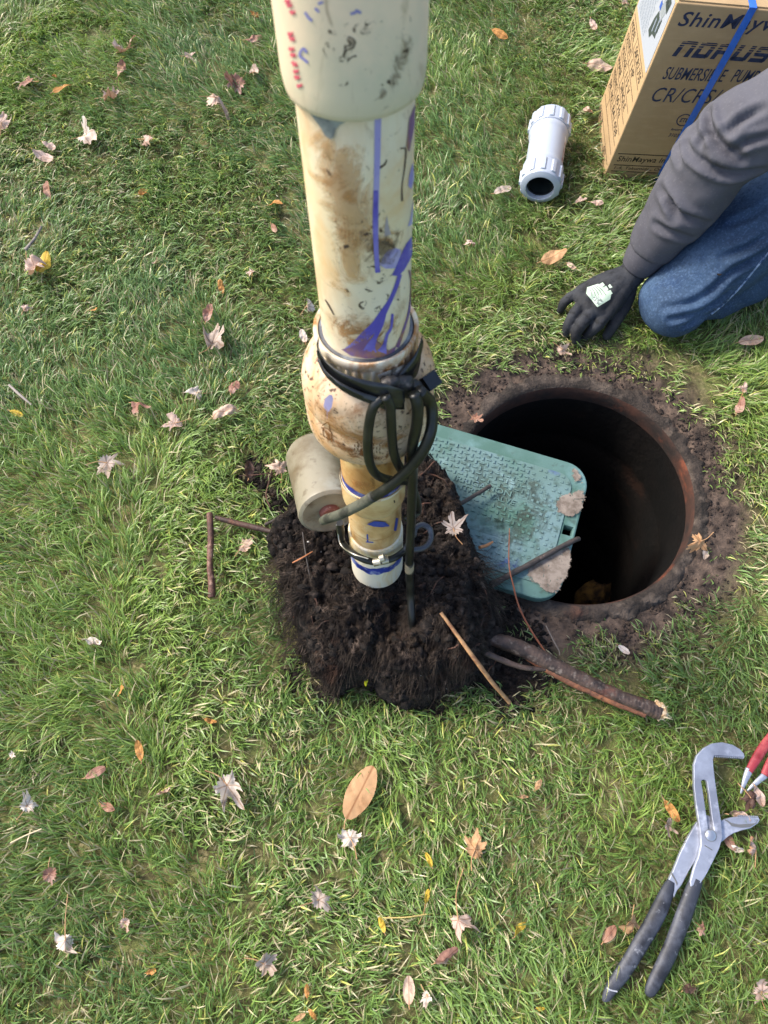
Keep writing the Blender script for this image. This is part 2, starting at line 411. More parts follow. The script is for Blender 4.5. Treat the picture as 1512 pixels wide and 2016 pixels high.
def build_grass():
    r = np.random.default_rng(11)
    def tufts(n, x0, x1, y0, y1): return np.column_stack([r.uniform(x0, x1, n), r.uniform(y0, y1, n)])
    core = tufts(39000, -1.25, 1.3, -.45, 2.25)
    outer = tufts(9000, -2.4, 2.4, -1.2, 3.2)
    o_ = (outer[:, 0] > -1.25) & (outer[:, 0] < 1.3) & (outer[:, 1] > -.45) & (outer[:, 1] < 2.25)
    T = np.vstack([core, outer[~o_]])
    x, y = T[:, 0], T[:, 1]
    rr = np.hypot(x - hx, y - hy)
    keep = np.ones(len(T), bool)
    ang0 = np.arctan2(y - hy, x - hx)
    edge = HR + .052 + .035 * fbm(np.cos(ang0) * 4, np.sin(ang0) * 4, 0, 91, 3)
    keep &= rr > edge
    keep &= (rr > edge + .04) | (r.random(len(T)) < .5)
    for (px, rp, s) in SOIL:
        c = G(*px); R = rp / 1000
        d = np.hypot(x - c[0], y - c[1]) / R + .35 * fbm(x * 30, y * 30, 0, 77, 3)
        keep &= ~((d < 1) & (r.random(len(T)) < s * np.clip(1.6 - d, .3, 1)))
    keep &= ~inpoly(x, y, MOUND)
    keep &= ~(inpoly(x, y, LID_POLY)); keep &= ~inpoly(x, y, BOX_POLY)
    keep &= fbm(x * 9, y * 9, 0, 52, 3) > -.74 + .2 * r.random(len(T))
    T = T[keep]; nb = 9
    n = len(T) * nb
    tx = np.repeat(T[:, 0], nb); ty = np.repeat(T[:, 1], nb)
    spread = .007
    bx = tx + r.normal(0, spread, n); by = ty + r.normal(0, spread, n)
    # direction field: swirls of lying grass
    fld = math.pi * 2.2 * fbm(tx * 1.6, ty * 1.6, 0, 41, 2) + 1.6 * fbm(tx * 9, ty * 9, 0, 43, 2) + .6
    tj = np.repeat(r.normal(0, .5, len(T)), nb)
    ang = fld + tj + r.normal(0, .58, n)
    # longer, brighter clumps in places
    lush = fbm(tx * 4.5, ty * 4.5, 0, 61, 3)
    L = r.uniform(.021, .056, n) * (1 + .35 * lush) * np.repeat(r.uniform(.75, 1.2, len(T)), nb)
    rr = np.hypot(tx - hx, ty - hy)
    L *= np.clip(.45 + (rr - HR - .05) / .2, .5, 1)
    top = ty > 1.2
    wdt = r.uniform(.0008, .0018, n)
    lean = np.clip(r.normal(.78, .16, n), .15, 1.0) * np.pi / 2 * .93     # from vertical
    curve = r.uniform(.0, .4, n)
    # flatten grass beneath the tools and box edges
    flatm = np.zeros(n, bool)
    for (a, b, R) in FLAT:
        a, b = np.array(a), np.array(b); ab = b - a
        t = np.clip(((bx - a[0]) * ab[0] + (by - a[1]) * ab[1]) / (ab @ ab + 1e-9), 0, 1)
        flatm |= np.hypot(bx - a[0] - t * ab[0], by - a[1] - t * ab[1]) < R
    L = np.where(flatm, L * .55, L); lean = np.where(flatm, np.maximum(lean, 1.3), lean)
    dx, dy = np.cos(ang), np.sin(ang)
    z0 = ground_h(bx, by) - .002
    tw = r.uniform(0, 2 * math.pi, n) * .5
    # three joints along the blade
    S = np.array([0, .38, .72, 1.0]); pts = []
    cx, cy, cz = bx.copy(), by.copy(), z0.copy(); pts.append((cx, cy, cz))
    for i in range(3):
        seg = (S[i + 1] - S[i]) * L
        l_ = np.clip(lean * (.62 + .38 * i) - .25 * (1 - curve) + curve * (i - 1) * .45, .05, 1.62)
        nx = cx + dx * np.sin(l_) * seg; ny = cy + dy * np.sin(l_) * seg; nz = cz + np.cos(l_) * seg
        kink = r.normal(0, .09, n); nx += -dy * kink * seg; ny += dx * kink * seg
        nz = np.maximum(nz, ground_h(bx, by) + .002)
        pts.append((nx, ny, nz)); cx, cy, cz = nx, ny, nz
    sxd, syd = -dy * np.cos(tw), dx * np.cos(tw); szd = np.sin(tw) * .5
    V = np.empty((n, 7, 3)); wf = [.75, 1.0, .72]
    for i in range(3):
        px_, py_, pz_ = pts[i]
        V[:, 2 * i] = np.stack([px_ - sxd * wdt * wf[i], py_ - syd * wdt * wf[i], pz_ - szd * wdt * wf[i]], -1)
        V[:, 2 * i + 1] = np.stack([px_ + sxd * wdt * wf[i], py_ + syd * wdt * wf[i], pz_ + szd * wdt * wf[i]], -1)
    V[:, 6] = np.stack(pts[3], -1)
    k = np.arange(n)[:, None] * 7
    quads = np.concatenate([k + [0, 1, 3, 2], k + [2, 3, 5, 4]], 1).reshape(-1); tris = (k + [4, 5, 6]).reshape(-1)
    me = bpy.data.meshes.new('grass')
    nq, nt = 2 * n, n
    me.vertices.add(n * 7); me.vertices.foreach_set('co', V.reshape(-1))
    me.loops.add(nq * 4 + nt * 3); me.loops.foreach_set('vertex_index', np.concatenate([quads, tris]).astype(np.int32))
    me.polygons.add(nq + nt)
    me.polygons.foreach_set('loop_start', np.concatenate([np.arange(nq) * 4, nq * 4 + np.arange(nt) * 3]).astype(np.int32))
    me.update(calc_edges=True)
    # colours: greens of three moods, yellowed and straw blades
    g1 = np.array([.135, .225, .055]); g2 = np.array([.235, .335, .075]); g3 = np.array([.10, .185, .075]); straw = np.array([.50, .44, .26]); yel = np.array([.44, .45, .12])
    a = np.clip(.5 + .9 * lush + np.repeat(r.normal(0, .22, len(T)), nb), 0, 1)[:, None]
    bl = np.clip(.5 - 1.1 * fbm(tx * 2.2, ty * 2.2, 0, 66, 3) + r.normal(0, .15, n), 0, 1)[:, None]
    c = g1 * (1 - a) + g2 * a; c = c * (1 - bl * .55) + g3 * bl * .55
    q = r.random(n)
    dry = .13 + .12 * np.clip(-lush * 2, 0, 1) + .16 * np.clip(.1 - np.abs(rr - HR - .1), 0, .1) * 10
    c = np.where((q < dry)[:, None], straw * r.uniform(.5, 1.1, (n, 1)), c)
    c = np.where(((q > .955))[:, None], yel, c)
    c = c * r.uniform(.7, 1.38, (n, 1)) * (1 + .22 * fbm(tx * 1.3, ty * 1.3, 0, 99, 2))[:, None]
    colr = np.ones((n, 7, 4), np.float32); colr[:, :, :3] = c[:, None, :]
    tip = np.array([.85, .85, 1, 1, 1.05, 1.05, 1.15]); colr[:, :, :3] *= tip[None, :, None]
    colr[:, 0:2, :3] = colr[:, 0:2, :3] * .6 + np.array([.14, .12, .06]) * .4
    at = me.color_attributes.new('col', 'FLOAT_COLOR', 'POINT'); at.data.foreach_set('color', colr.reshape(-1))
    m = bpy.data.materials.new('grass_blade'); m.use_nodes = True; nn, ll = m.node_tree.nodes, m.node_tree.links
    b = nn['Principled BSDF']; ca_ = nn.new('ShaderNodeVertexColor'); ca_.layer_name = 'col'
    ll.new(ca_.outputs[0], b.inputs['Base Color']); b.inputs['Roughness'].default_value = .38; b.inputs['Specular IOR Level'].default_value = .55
    tr = nn.new('ShaderNodeBsdfTranslucent'); hs = nn.new('ShaderNodeHueSaturation'); hs.inputs['Value'].default_value = 1.5; hs.inputs['Saturation'].default_value = 1.1
    ll.new(ca_.outputs[0], hs.inputs['Color']); ll.new(hs.outputs[0], tr.inputs[0])
    mxs = nn.new('ShaderNodeMixShader'); mxs.inputs[0].default_value = .28; ll.new(b.outputs[0], mxs.inputs[1]); ll.new(tr.outputs[0], mxs.inputs[2])
    ll.new(mxs.outputs[0], nn['Material Output'].inputs[0])
    me.materials.append(m)
    o = bpy.data.objects.new('grass', me); COL.objects.link(o); o['kind'] = 'stuff'; o['label'] = 'thick green lawn grass lying in swirled tufts'; o['category'] = 'grass'
def g2(u, v, z=0): return tuple(G(u, v, z)[:2])
FLAT = [(g2(1420, 1480), g2(1490, 1480), .02), (g2(1390, 1490), g2(1405, 1660), .028), (g2(1405, 1660), g2(1280, 1950), .022), (g2(1390, 1650), g2(1200, 1960), .022), (g2(1420, 1640), g2(1480, 1620), .02),
        (g2(1062, 372), g2(1083, 245), .055), (g2(1180, 600), g2(1240, 560), .05), (g2(1330, 600), g2(1450, 480), .09), (g2(414, 1010), g2(416, 1175), .015), (g2(1000, 1290), g2(1290, 1400), .02),
        (g2(1475, 1560), g2(1512, 1460), .03), (g2(1105, 600), g2(1195, 655), .045)]
build_grass()

# ================================================================== ROOT BALL
M_soil = mat('black_soil', '241e1b', .95, [('100d0b', 30, .4, .58), ('453b35', 60, .5, .66), ('4a342a', 22, .62, .76), ('8a7e74', 240, .7, .78)], bump=(170, .9, .006), spec=.3)
M_hair = mat('root_hair', '43382f', .85, [('201916', 25, .40, .58), ('7d6c60', 40, .56, .72), ('4c3428', 9, .6, .74)], spec=.3)
M_root = mat('fine_root', '5a3a2a', .75, [('2c1c14', 60, .4, .6), ('8a5f45', 50, .6, .75)])
RB = thing('root_ball', (*G(770, 1200)[:2], 0), 'black clod of soil and fibrous roots lying on the grass below the pipe', 'root ball')
def build_mound():
    P = np.array(MOUND); x0, y0 = P.min(0) - .02; x1, y1 = P.max(0) + .02
    nx = int((x1 - x0) / .0022); ny = int((y1 - y0) / .0022)
    X, Y = np.meshgrid(np.linspace(x0, x1, nx), np.linspace(y0, y1, ny), indexing='ij')
    Z = mound_h(X, Y)
    # crumbly sideways displacement so that the sides bulge and overhang
    D = .010
    XX = X + D * fbm(X * 30, Y * 30, Z * 30, 71, 3) ; YY = Y + D * fbm(X * 30, Y * 30, Z * 30, 73, 3)
    V = np.stack([XX, YY, Z], -1).reshape(-1, 3)
    ins = (Z > -.005)
    F = []
    idx = np.arange(nx * ny).reshape(nx, ny)
    for i in range(nx - 1):
        for j in range(ny - 1):
            if ins[i, j] or ins[i + 1, j] or ins[i, j + 1] or ins[i + 1, j + 1]:
                F.append([idx[i, j], idx[i + 1, j], idx[i + 1, j + 1], idx[i, j + 1]])
    used = np.unique(np.array(F).reshape(-1)); re = -np.ones(nx * ny, int); re[used] = np.arange(len(used))
    mesh('soil', V[used], [[re[q] for q in f] for f in F], M_soil, RB, sharp=None)
build_mound()
def hair_mesh(paths, rads, n=3):
    V, F = [], []; k = 0
    for P, r in zip(paths, rads):
        m_ = len(P); T = np.gradient(P, axis=0); T /= np.linalg.norm(T, axis=1)[:, None] + 1e-9
        A = np.cross(T, [.3, .5, .8]); A /= np.linalg.norm(A, axis=1)[:, None] + 1e-9; B = np.cross(T, A)
        rr = r * np.linspace(1, .35, m_)[:, None]
        for j in range(n):
            th = 2 * math.pi * j / n
            V.append(P + rr * (math.cos(th) * A + math.sin(th) * B))
        idx = k + np.arange(n * m_).reshape(n, m_)
        for j in range(n):
            a, b = idx[j], idx[(j + 1) % n]
            F.append(np.stack([a[:-1], b[:-1], b[1:], a[1:]], -1))
        k += n * m_
    return np.concatenate(V), np.concatenate(F).tolist()
def build_hairs():
    r = np.random.default_rng(5); P = np.array(MOUND); x0, y0 = P.min(0); x1, y1 = P.max(0); paths, rads = [], []
    ytoe = G(745, 1200)[1]
    N = 18000
    x, y = r.uniform(x0, x1, N), r.uniform(y0, y1, N); low = y < ytoe
    k_ = (mound_h(x, y) > 0) & (low | (r.random(N) > .45)); x, y, low = x[k_], y[k_], low[k_]; N = len(x)
    L = r.uniform(.015, np.where(low, .06, .04)); a = np.where(low & (r.random(N) < .6), r.normal(-math.pi / 2, .9, N), r.uniform(0, 2 * math.pi, N))
    m_ = 6; s = L / m_; q = np.empty((N, m_ + 1, 3)); h0 = mound_h(x, y) - .001; q[:, 0] = np.stack([x, y, h0], -1); lift = r.uniform(.001, np.where(low, .008, .005)); c = r.normal(0, .5, N)
    for i in range(1, m_ + 1):
        a = a + c + r.normal(0, .35, N); x = x + s * np.cos(a); y = y + s * np.sin(a)
        hh = np.maximum(mound_h(x, y), 0)
        q[:, i] = np.stack([x, y, np.maximum(np.maximum(hh, h0 - .02 * i) + lift * math.sin(.4 + 2.6 * (i - 1) / (m_ - 1)) + r.uniform(0, .003, N), .006)], -1)
    paths = list(q); rads = list(r.uniform(.0002, .0007, N) * (.6 + 1.0 * r.random(N) ** 3))
    # stringy bundles combed down the front and out over the grass
    bnd = [(r.uniform(630, 930), r.uniform(1215, 1345), r.normal(-math.pi / 2, .45)) for _ in range(40)] + [(r.uniform(560, 600), r.uniform(1100, 1280), r.normal(-2.6, .4)) for _ in range(14)] + [(r.uniform(940, 975), r.uniform(1060, 1180), r.normal(-.4, .4)) for _ in range(14)]
    for (u, v, a0) in bnd:
        c0 = G(u, v, .08); L0 = r.uniform(.035, .085)
        for k in range(int(r.uniform(18, 42))):
            x, y = c0[0] + r.normal(0, .007), c0[1] + r.normal(0, .007); a = a0 + r.normal(0, .22); h = max(float(mound_h(x, y)), .01) + r.uniform(0, .008); P_ = [(x, y, h)]; Lk = L0 * r.uniform(.5, 1.15)
            for i in range(8):
                a += r.normal(0, .22); x += Lk / 8 * math.cos(a); y += Lk / 8 * math.sin(a); P_.append((x, y, h))
            P_ = np.array(P_); hm = np.maximum(mound_h(P_[:, 0], P_[:, 1]), .004); zz = P_[:, 2].copy()
            for i in range(1, 9): zz[i] = max(hm[i] + .003 + .003 * math.sin(i + k), zz[i - 1] - Lk / 8 * .9)
            P_[:, 2] = zz; paths.append(P_); rads.append(r.uniform(.0003, .0008))
    V, F = hair_mesh(paths, rads)
    mesh('root_hairs', V, F, M_hair, RB, sharp=None, kind='stuff')
    # longer visible roots
    for k in range(26):
        x, y = r.uniform(x0 + .03, x1 - .03), r.uniform(y0 + .02, y1 - .02)
        if not inpoly(np.array([x]), np.array([y]), MOUND)[0]: continue
        a = r.uniform(0, 6.28); q = []
        for i in range(9):
            q.append((x, y, max(float(mound_h(x, y)), .01) + .002 + .004 * math.sin(i * .8))); a += r.normal(0, .4); x += .012 * math.cos(a); y += .012 * math.sin(a)
        V, F = tube(q, np.linspace(.0016, .0007, 9), 6, 2); mesh('root', V, F, M_root, RB)
build_hairs()
cl = []
r_ = np.random.default_rng(9)
for k in range(130):
    u, v = r_.uniform(540, 1020), r_.uniform(1000, 1390); cl.append((*G(u, v, .1)[:2], .03, .03))
clods(cl, 'crumbs', 16, M_soil, size=(.0015, .011), mh=True, parent=RB, seed=8)
spill = [(*G(u, v)[:2], .016, .016) for u, v in [(1000, 1215), (1015, 1260), (1025, 1310), (1035, 1350), (1020, 1385), (1050, 1300), (990, 1190), (1040, 1255), (1000, 1240), (1010, 1300), (1005, 1350), (985, 1370), (1030, 1330), (970, 1350), (560, 1005), (540, 985), (510, 945), (500, 920), (545, 960), (575, 985), (590, 1340), (640, 1385), (760, 1380), (860, 1400), (920, 1375), (985, 1390), (1060, 1345), (960, 1180)]]
o = clods(spill, 'spilled_soil', 190, M_soil, size=(.001, .007), seed=17); o['label'] = 'black crumbs of soil spilled in the grass round the root ball'; o['category'] = 'soil'
M_chip = mat('pale_chip', 'cfc8be', .7)
o = clods(cl[:40], 'pale_grit', 1, M_chip, size=(.0015, .0035), mh=True, parent=RB, seed=12)
M_yel = mat('yellow_bit', 'e6e01a', .5)
for (u, v, a) in [(725, 1330, .3), (720, 1344, -.2), (722, 1338, 1.2)]:
    p = G(u, v, .045); V, F = ellipsoid(p, (.003, .0065, .003), n=10, m=6); mesh('yellow_fleck', V, F, M_yel, RB)

# ================================================================== PIPE ASSEMBLY
K = 1.07
B0 = np.array([-.010, -.138, -1.32]) * K; DT = np.array([-.0110, .435, .76]) * K
LT = np.linalg.norm(DT); AX = DT / LT
AXW = CW(AX) - CAMP; B0W = CW(B0)
NW = CW(np.array([0, -AX[2], AX[1]]) / math.hypot(AX[1], AX[2])) - CAMP      # towards the viewer's side
XW = np.cross(NW, AXW); XW /= np.linalg.norm(XW)
if XW[0] < 0: XW = -XW
def axp(t): return B0W + AXW * (t * LT)
def ft(v, r):                     # t whose ring (radius r, metres) shows its front at pixel row v
    k = (1008 - v) / FPX; r = r / K
    return (k * (1.32 - .497 * r) + .138 + .868 * r) / (.435 + .76 * k)
def st(v):
    k = (1008 - v) / FPX; return (k * 1.32 + .138) / (.435 + .76 * k)
def cyl(u, v, r):                 # where the line of sight meets the cylinder of radius r round the pipe axis
    d = W(u, v, 1.0) - CAMP; d /= np.linalg.norm(d); w = CAMP - B0W
    dp = d - AXW * d.dot(AXW); wp = w - AXW * w.dot(AXW)
    a, b, c = dp @ dp, 2 * dp @ wp, wp @ wp - r * r; D = b * b - 4 * a * c
    s = (-b - math.sqrt(D)) / (2 * a) if D > 0 else -b / (2 * a)
    p = CAMP + d * s
    if D <= 0:
        q = p - B0W; q = q - AXW * q.dot(AXW); p = p - q + q / np.linalg.norm(q) * r
    return p
def cylc(P):                      # world -> (angle, t)
    q = np.asarray(P) - B0W; t = q.dot(AXW) / LT; return math.atan2(q.dot(XW), q.dot(NW)), t
def cylp(th, t, r): return axp(t) + r * (math.cos(th) * NW + math.sin(th) * XW)
def lathe(prof, n=96, flute=None, jit=0, seed=0, closed=True):
    V = []
    for i, (t, r) in enumerate(prof):
        for k in range(n):
            th = 2 * math.pi * k / n; rr = r
            if flute and flute[0] <= t <= flute[1]:
                rr = r + flute[2] * (1 if (k * flute[3] // n) % 2 else 0)
            V.append(cylp(th, t, rr))
    V = np.array(V); F = []
    for i in range(len(prof) - 1):
        for k in range(n):
            F.append([i * n + k, (i + 1) * n + k, (i + 1) * n + (k + 1) % n, i * n + (k + 1) % n])
    if closed: F.append(list(range(n))); F.append([(len(prof) - 1) * n + k for k in range(n)][::-1])
    return V, F
PVC = [('e6dcc6', 3, .35, .6), ('c89a60', 6, .5, .7, 9, (1, 1, .7), 1.5, .6), ('86623c', 13, .58, .72, 10, (1, 1, .6), 2.5, .8), ('4a3a2c', 70, .7, .76, 4, (1, 1, 1), 0, .8), ('d9a860', 6, .56, .7, 8, (1, 1, .5), 2, .6)]
M_pvc = mat('cream_pvc', 'e3d0a8', .38, PVC, bump=(40, .08, .002), spec=.45)
M_pvc_hi = mat('cream_coupling', 'ecd2b4', .45, [('d0c4a8', 8, .4, .6), ('9a8460', 16, .56, .72, 10, (1, 1, .35), 2.5, .8), ('5e4a34', 60, .68, .76, 8, (1, 1, .4), 1, .7)], bump=(30, .06, .002))
M_tan = mat('stained_pvc', 'bd9058', .42, [('9a6428', 12, .45, .62, 8, (1, 1, .5), 1.5), ('e2c88e', 8, .52, .66), ('5c3412', 45, .62, .74, 8, (1, 1, .4), 1), ('2a1c10', 160, .7, .76)], bump=(60, .15, .002))
M_valve = mat('speckled_valve', 'd9bf9f', .5, [('c4935e', 8, .42, .62, 8, (1, 1, 1), 1, .85), ('5a4334', 150, .56, .66, 4), ('8a531f', 14, .54, .7, 9, (1, 1, .4), 2), ('2b1e17', 260, .66, .72, 3)], bump=(90, .2, .002))
M_cream2 = mat('pale_end', 'e2dac4', .4, [('d8b878', 12, .45, .6, 8, (1, 1, .6), 1), ('a27a44', 30, .62, .72)])
M_hub = mat('white_hub', 'e3d6bd', .45, [('b07a45', 22, .45, .6, 8, (1, 1, .5), 1), ('3a2f28', 60, .66, .74)])
M_glue = mat('grey_cement', '55585e', .35, [('8b9096', 30, .5, .65)])
M_primer = mat('purple_primer', '5a50b0', .4, [('8078c4', 22, .42, .6), ('40368c', 40, .55, .7)], spec=.5)
M_prim2 = mat('faded_primer', '9a92c8', .4, [('b5aed0', 18, .4, .6), ('6a62b4', 50, .55, .7)])
M_primb = mat('brown_primer', '7a5a80', .4, [('9a7258', 26, .42, .56), ('6250a0', 20, .52, .65)])
M_blue = mat('blue_primer', '2c3c92', .4, [('8a94bc', 60, .5, .62), ('1a2666', 30, .5, .6)])
PIPE = thing('riser_pipe', B0W, 'tall stained cream plastic pipe with check valve leaning over the root ball', 'pipe')
def tring(tt, r, m, n, **k): return mesh(n, *lathe([(tt[0], r), (tt[1], r)]), m, PIPE, **k)
mesh('upper_coupling', *lathe([(1.0335, .0490), (1.0335, .0525), (1.0345, .0535)] + [(1.040, .0546), (1.049, .0555), (1.054, .0556), (1.07, .0556), (1.30, .0556), (1.302, .05)]), M_pvc_hi, PIPE)
mesh('pipe', *lathe([(.69, .0475), (.9, .0475), (1.036, .0475)]), M_pvc, PIPE)
mesh('joint_line', *lathe([(1.0312, .0477), (1.0325, .0483), (1.0345, .0485)]), mat('joint_shadow', '3a3430', .7), PIPE)  # thin dark ring, paints the shadow gap below the coupling edge
mesh('cement_ring', *lathe([(.751, .0476), (.751, .0505), (.748, .0525), (.744, .0525)]), M_glue, PIPE)
r1 = .0536 * K
mesh('valve_hub', *lathe([(.745, .052), (.7515, .0525), (.7535, .055), (.7535, r1 - .001), (.752, r1), (.742, r1), (.7405, r1 - .001), (.739, r1 - .0015), (.712, r1 - .0015), (.710, r1 - .001), (.705, r1 + .001)], n=180, flute=(.7115, .7395, .0016, 76)), M_hub, PIPE)
mesh('valve_body', *lathe([(.716, r1 - .002), (.713, .0600), (.707, .0655), (.698, .0715), (.687, .0755), (.675, .0780), (.66, .0787), (.645, .0787), (.6425, .0778), (.640, .0787), (.60, .0787), (.588, .0775), (.578, .0740), (.571, .0685), (.566, .062), (.562, .056), (.558, .052)]), M_valve, PIPE)
mesh('lower_hub', *lathe([(.560, .0515), (.557, .0522), (.552, .0522), (.534, .0505), (.532, .0465)], n=180, flute=(.5335, .5525, .0014, 60)), M_tan, PIPE)
mesh('reducer', *lathe([(.537, .0452), (.52, .0448), (.436, .0440)]), M_tan, PIPE)
mesh('lower_coupling', *lathe([(.4385, .0440), (.437, .0468), (.433, .0474), (.385, .0468), (.378, .0452), (.372, .0415)]), mat('cream_tan_pvc', 'd9bd88', .4, [('b4844a', 12, .46, .62, 8, (1, 1, .5), 1), ('6e4418', 60, .66, .74)]), PIPE)
mesh('lower_pipe', *lathe([(.374, .0415), (.30, .0412), (.262, .0412)]), mat('tan_pvc', 'd4b078', .42, [('b08044', 14, .45, .62, 8, (1, 1, .5), 1), ('e6d2a8', 12, .55, .7), ('6e4418', 70, .66, .74)]), PIPE)
mesh('end_fitting', *lathe([(.264, .0412), (.262, .0440), (.255, .0448), (.118, .0452), (.1125, .0445), (.1117, .043), (.1117, .036), (.15, .0355)], closed=False), M_cream2, PIPE)
def band(tc, hw, r, m, name, seed, thr=0.0):
    """thin smeared ring of primer lying on the surface, ragged edges"""
    n = 120; V, F = [], []
    for k in range(n):
        th = 2 * math.pi * k / n
        e1 = hw * (1 + .6 * float(fbm(math.cos(th) * 4, math.sin(th) * 4, 0, seed, 3))); e2 = hw * (1 + .6 * float(fbm(math.cos(th) * 4, math.sin(th) * 4, 5, seed + 3, 3)))
        V += [cylp(th, tc - e1, r), cylp(th, tc, r + .0003), cylp(th, tc + e2, r)]
    for k in range(n):
        a, b = 3 * k, 3 * ((k + 1) % n); F += [[a, a + 1, b + 1, b], [a + 1, a + 2, b + 2, b + 1]]
    mesh(name, V, F, m, PIPE)
band(.442, .0085, .0446, M_blue, 'primer_ring', 3)
band(.4375, .0028, .0477, M_hub, 'cement_bead', 5)
band(.186, .011, .0456, M_blue, 'primer_ring', 7); band(.3, .0012, .0416, M_tan, 'scored_ring', 9)
def fillpoly(poly, r, m, name, parent=None, proj_=None, lift=.0005):
    """polygon given in photograph pixels, triangulated finely and laid on a surface"""
    proj_ = proj_ or (lambda u, v: cyl(u, v, r + lift))
    P = np.array(poly, float); bm = bmesh.new()
    vs = [bm.verts.new((p[0], p[1], 0)) for p in P]; f = bm.faces.new(vs)
    bmesh.ops.triangulate(bm, faces=[f])
    for it in range(4):
        es = [e for e in bm.edges if e.calc_length() > 7]
        if not es: break
        bmesh.ops.subdivide_edges(bm, edges=es, cuts=1); bmesh.ops.triangulate(bm, faces=[f for f in bm.faces if len(f.verts) > 3])
    bm.verts.index_update(); V = [proj_(v.co.x, v.co.y) for v in bm.verts]; F = [[v.index for v in f.verts] for f in bm.faces]; bm.free()
    return mesh(name, V, F, m, parent or PIPE, sharp=None)
def stroke(pts, w, r, m, name, parent=None, proj_=None, lift=.0005):
    P = np.asarray(pts, float); w = np.full(len(P), w, float) if np.isscalar(w) else np.asarray(w, float)
    D = catmull(np.column_stack([P, w]), 8) if len(P) > 2 else np.column_stack([np.linspace(P[0], P[1], 6), np.linspace(w[0], w[1], 6)])
    P, w = D[:, :2], D[:, 2]; T = np.gradient(P, axis=0); T /= np.linalg.norm(T, axis=1)[:, None] + 1e-9; N = np.stack([-T[:, 1], T[:, 0]], -1)
    L = P + N * w[:, None] / 2; R = P - N * w[:, None] / 2; proj_ = proj_ or (lambda u, v: cyl(u, v, r + lift))
    V = []; 
    for a, p, b in zip(L, P, R): V += [proj_(*a), proj_(*p), proj_(*b)]
    F = []
    for i in range(len(P) - 1): F += [[3 * i, 3 * i + 1, 3 * i + 4, 3 * i + 3], [3 * i + 1, 3 * i + 2, 3 * i + 5, 3 * i + 4]]
    return mesh(name, V, F, m, parent or PIPE, sharp=None)
RP = .0475
stroke([(744, 232), (743, 300), (741, 380), (740, 460), (743, 536)], [13, 12, 11, 10, 9], RP, M_prim2, 'faded_primer_run')
stroke([(740, 375), (739, 440), (741, 500), (744, 537)], [9, 10, 9, 10], RP, M_primer, 'primer_run', lift=.0008)
fillpoly([(752, 510), (762, 494), (778, 488), (790, 492), (786, 510), (778, 528), (760, 529), (748, 522)], RP, M_prim2, 'primer_blotch')
fillpoly([(811, 466), (800, 480), (790, 500), (778, 530), (771, 542), (784, 544), (796, 532), (806, 514), (812, 500)], RP, M_primer, 'primer_blotch')
fillpoly([(762, 422), (765, 445), (770, 462), (758, 466), (757, 450)], RP, mat('grey_smear', 'a49a9c', .5), 'grey_smear')
fillpoly([(813, 320), (806, 345), (804, 366), (810, 372), (816, 350)], RP, M_prim2, 'primer_blotch')
fillpoly([(814, 395), (808, 430), (803, 446), (812, 442)], RP, M_prim2, 'primer_blotch')
fillpoly([(818, 205), (806, 235), (800, 290), (806, 300), (816, 250)], RP, M_primb, 'brown_primer_blotch')
stroke([(788, 540), (778, 570), (766, 596), (752, 620), (738, 642), (718, 662), (700, 678), (678, 690)], [8, 8, 9, 14, 17, 18, 14, 5], RP, M_primer, 'primer_run')
stroke([(757, 612), (750, 640), (738, 665), (730, 682), (728, 692)], [10, 9, 9, 18, 28], RP, M_primer, 'primer_run', lift=.0007)
stroke([(773, 618), (770, 645), (762, 660), (757, 680), (752, 694)], [5, 5, 6, 8, 20], RP, M_primer, 'primer_run', lift=.0007)
stroke([(806, 532), (811, 560), (806, 610), (795, 650), (782, 684)], [4, 5, 4, 5, 7], RP, M_primb, 'brown_primer_run')
fillpoly([(672, 688), (690, 684), (712, 672), (735, 665), (745, 690), (765, 690), (780, 682), (776, 694), (752, 704), (720, 706), (690, 700)], RP, M_primb, 'brown_primer_blotch', lift=.0006)
M_grime = mat('dark_grime', '4a3a2e', .8)
stroke([(788, 292), (799, 295), (797, 330), (792, 365), (792, 396)], [2.5, 3, 2.5, 2, 4], RP, M_grime, 'scratch')
for (u, v, w) in [(681, 486, 12), (722, 461, 9), (742, 474, 9), (760, 478, 14), (772, 484, 12), (713, 437, 5), (784, 590, 5), (786, 565, 3)]:
    fillpoly([(u + w * .5 * (1 + .4 * math.sin(k * 2.3 + u)) * math.cos(k * .785), v + w * .35 * (1 + .4 * math.sin(k * 1.7 + v)) * math.sin(k * .785)) for k in range(8)], RP, M_grime, 'dirt_fleck')
stroke([(640, 590), (648, 603), (657, 620)], [2, 3, 2], RP, M_grime, 'scratch'); stroke([(643, 333), (650, 345)], [2, 3], RP, M_grime, 'scratch')
fillpoly([(606, 218), (625, 228), (650, 236), (682, 240), (668, 246), (660, 256), (657, 270), (650, 274), (640, 268), (630, 250)], RP, mat('grey_cement_drip', '8f948f', .4, [('6a6e70', 40, .5, .65)]), 'cement_drip', lift=.0012)
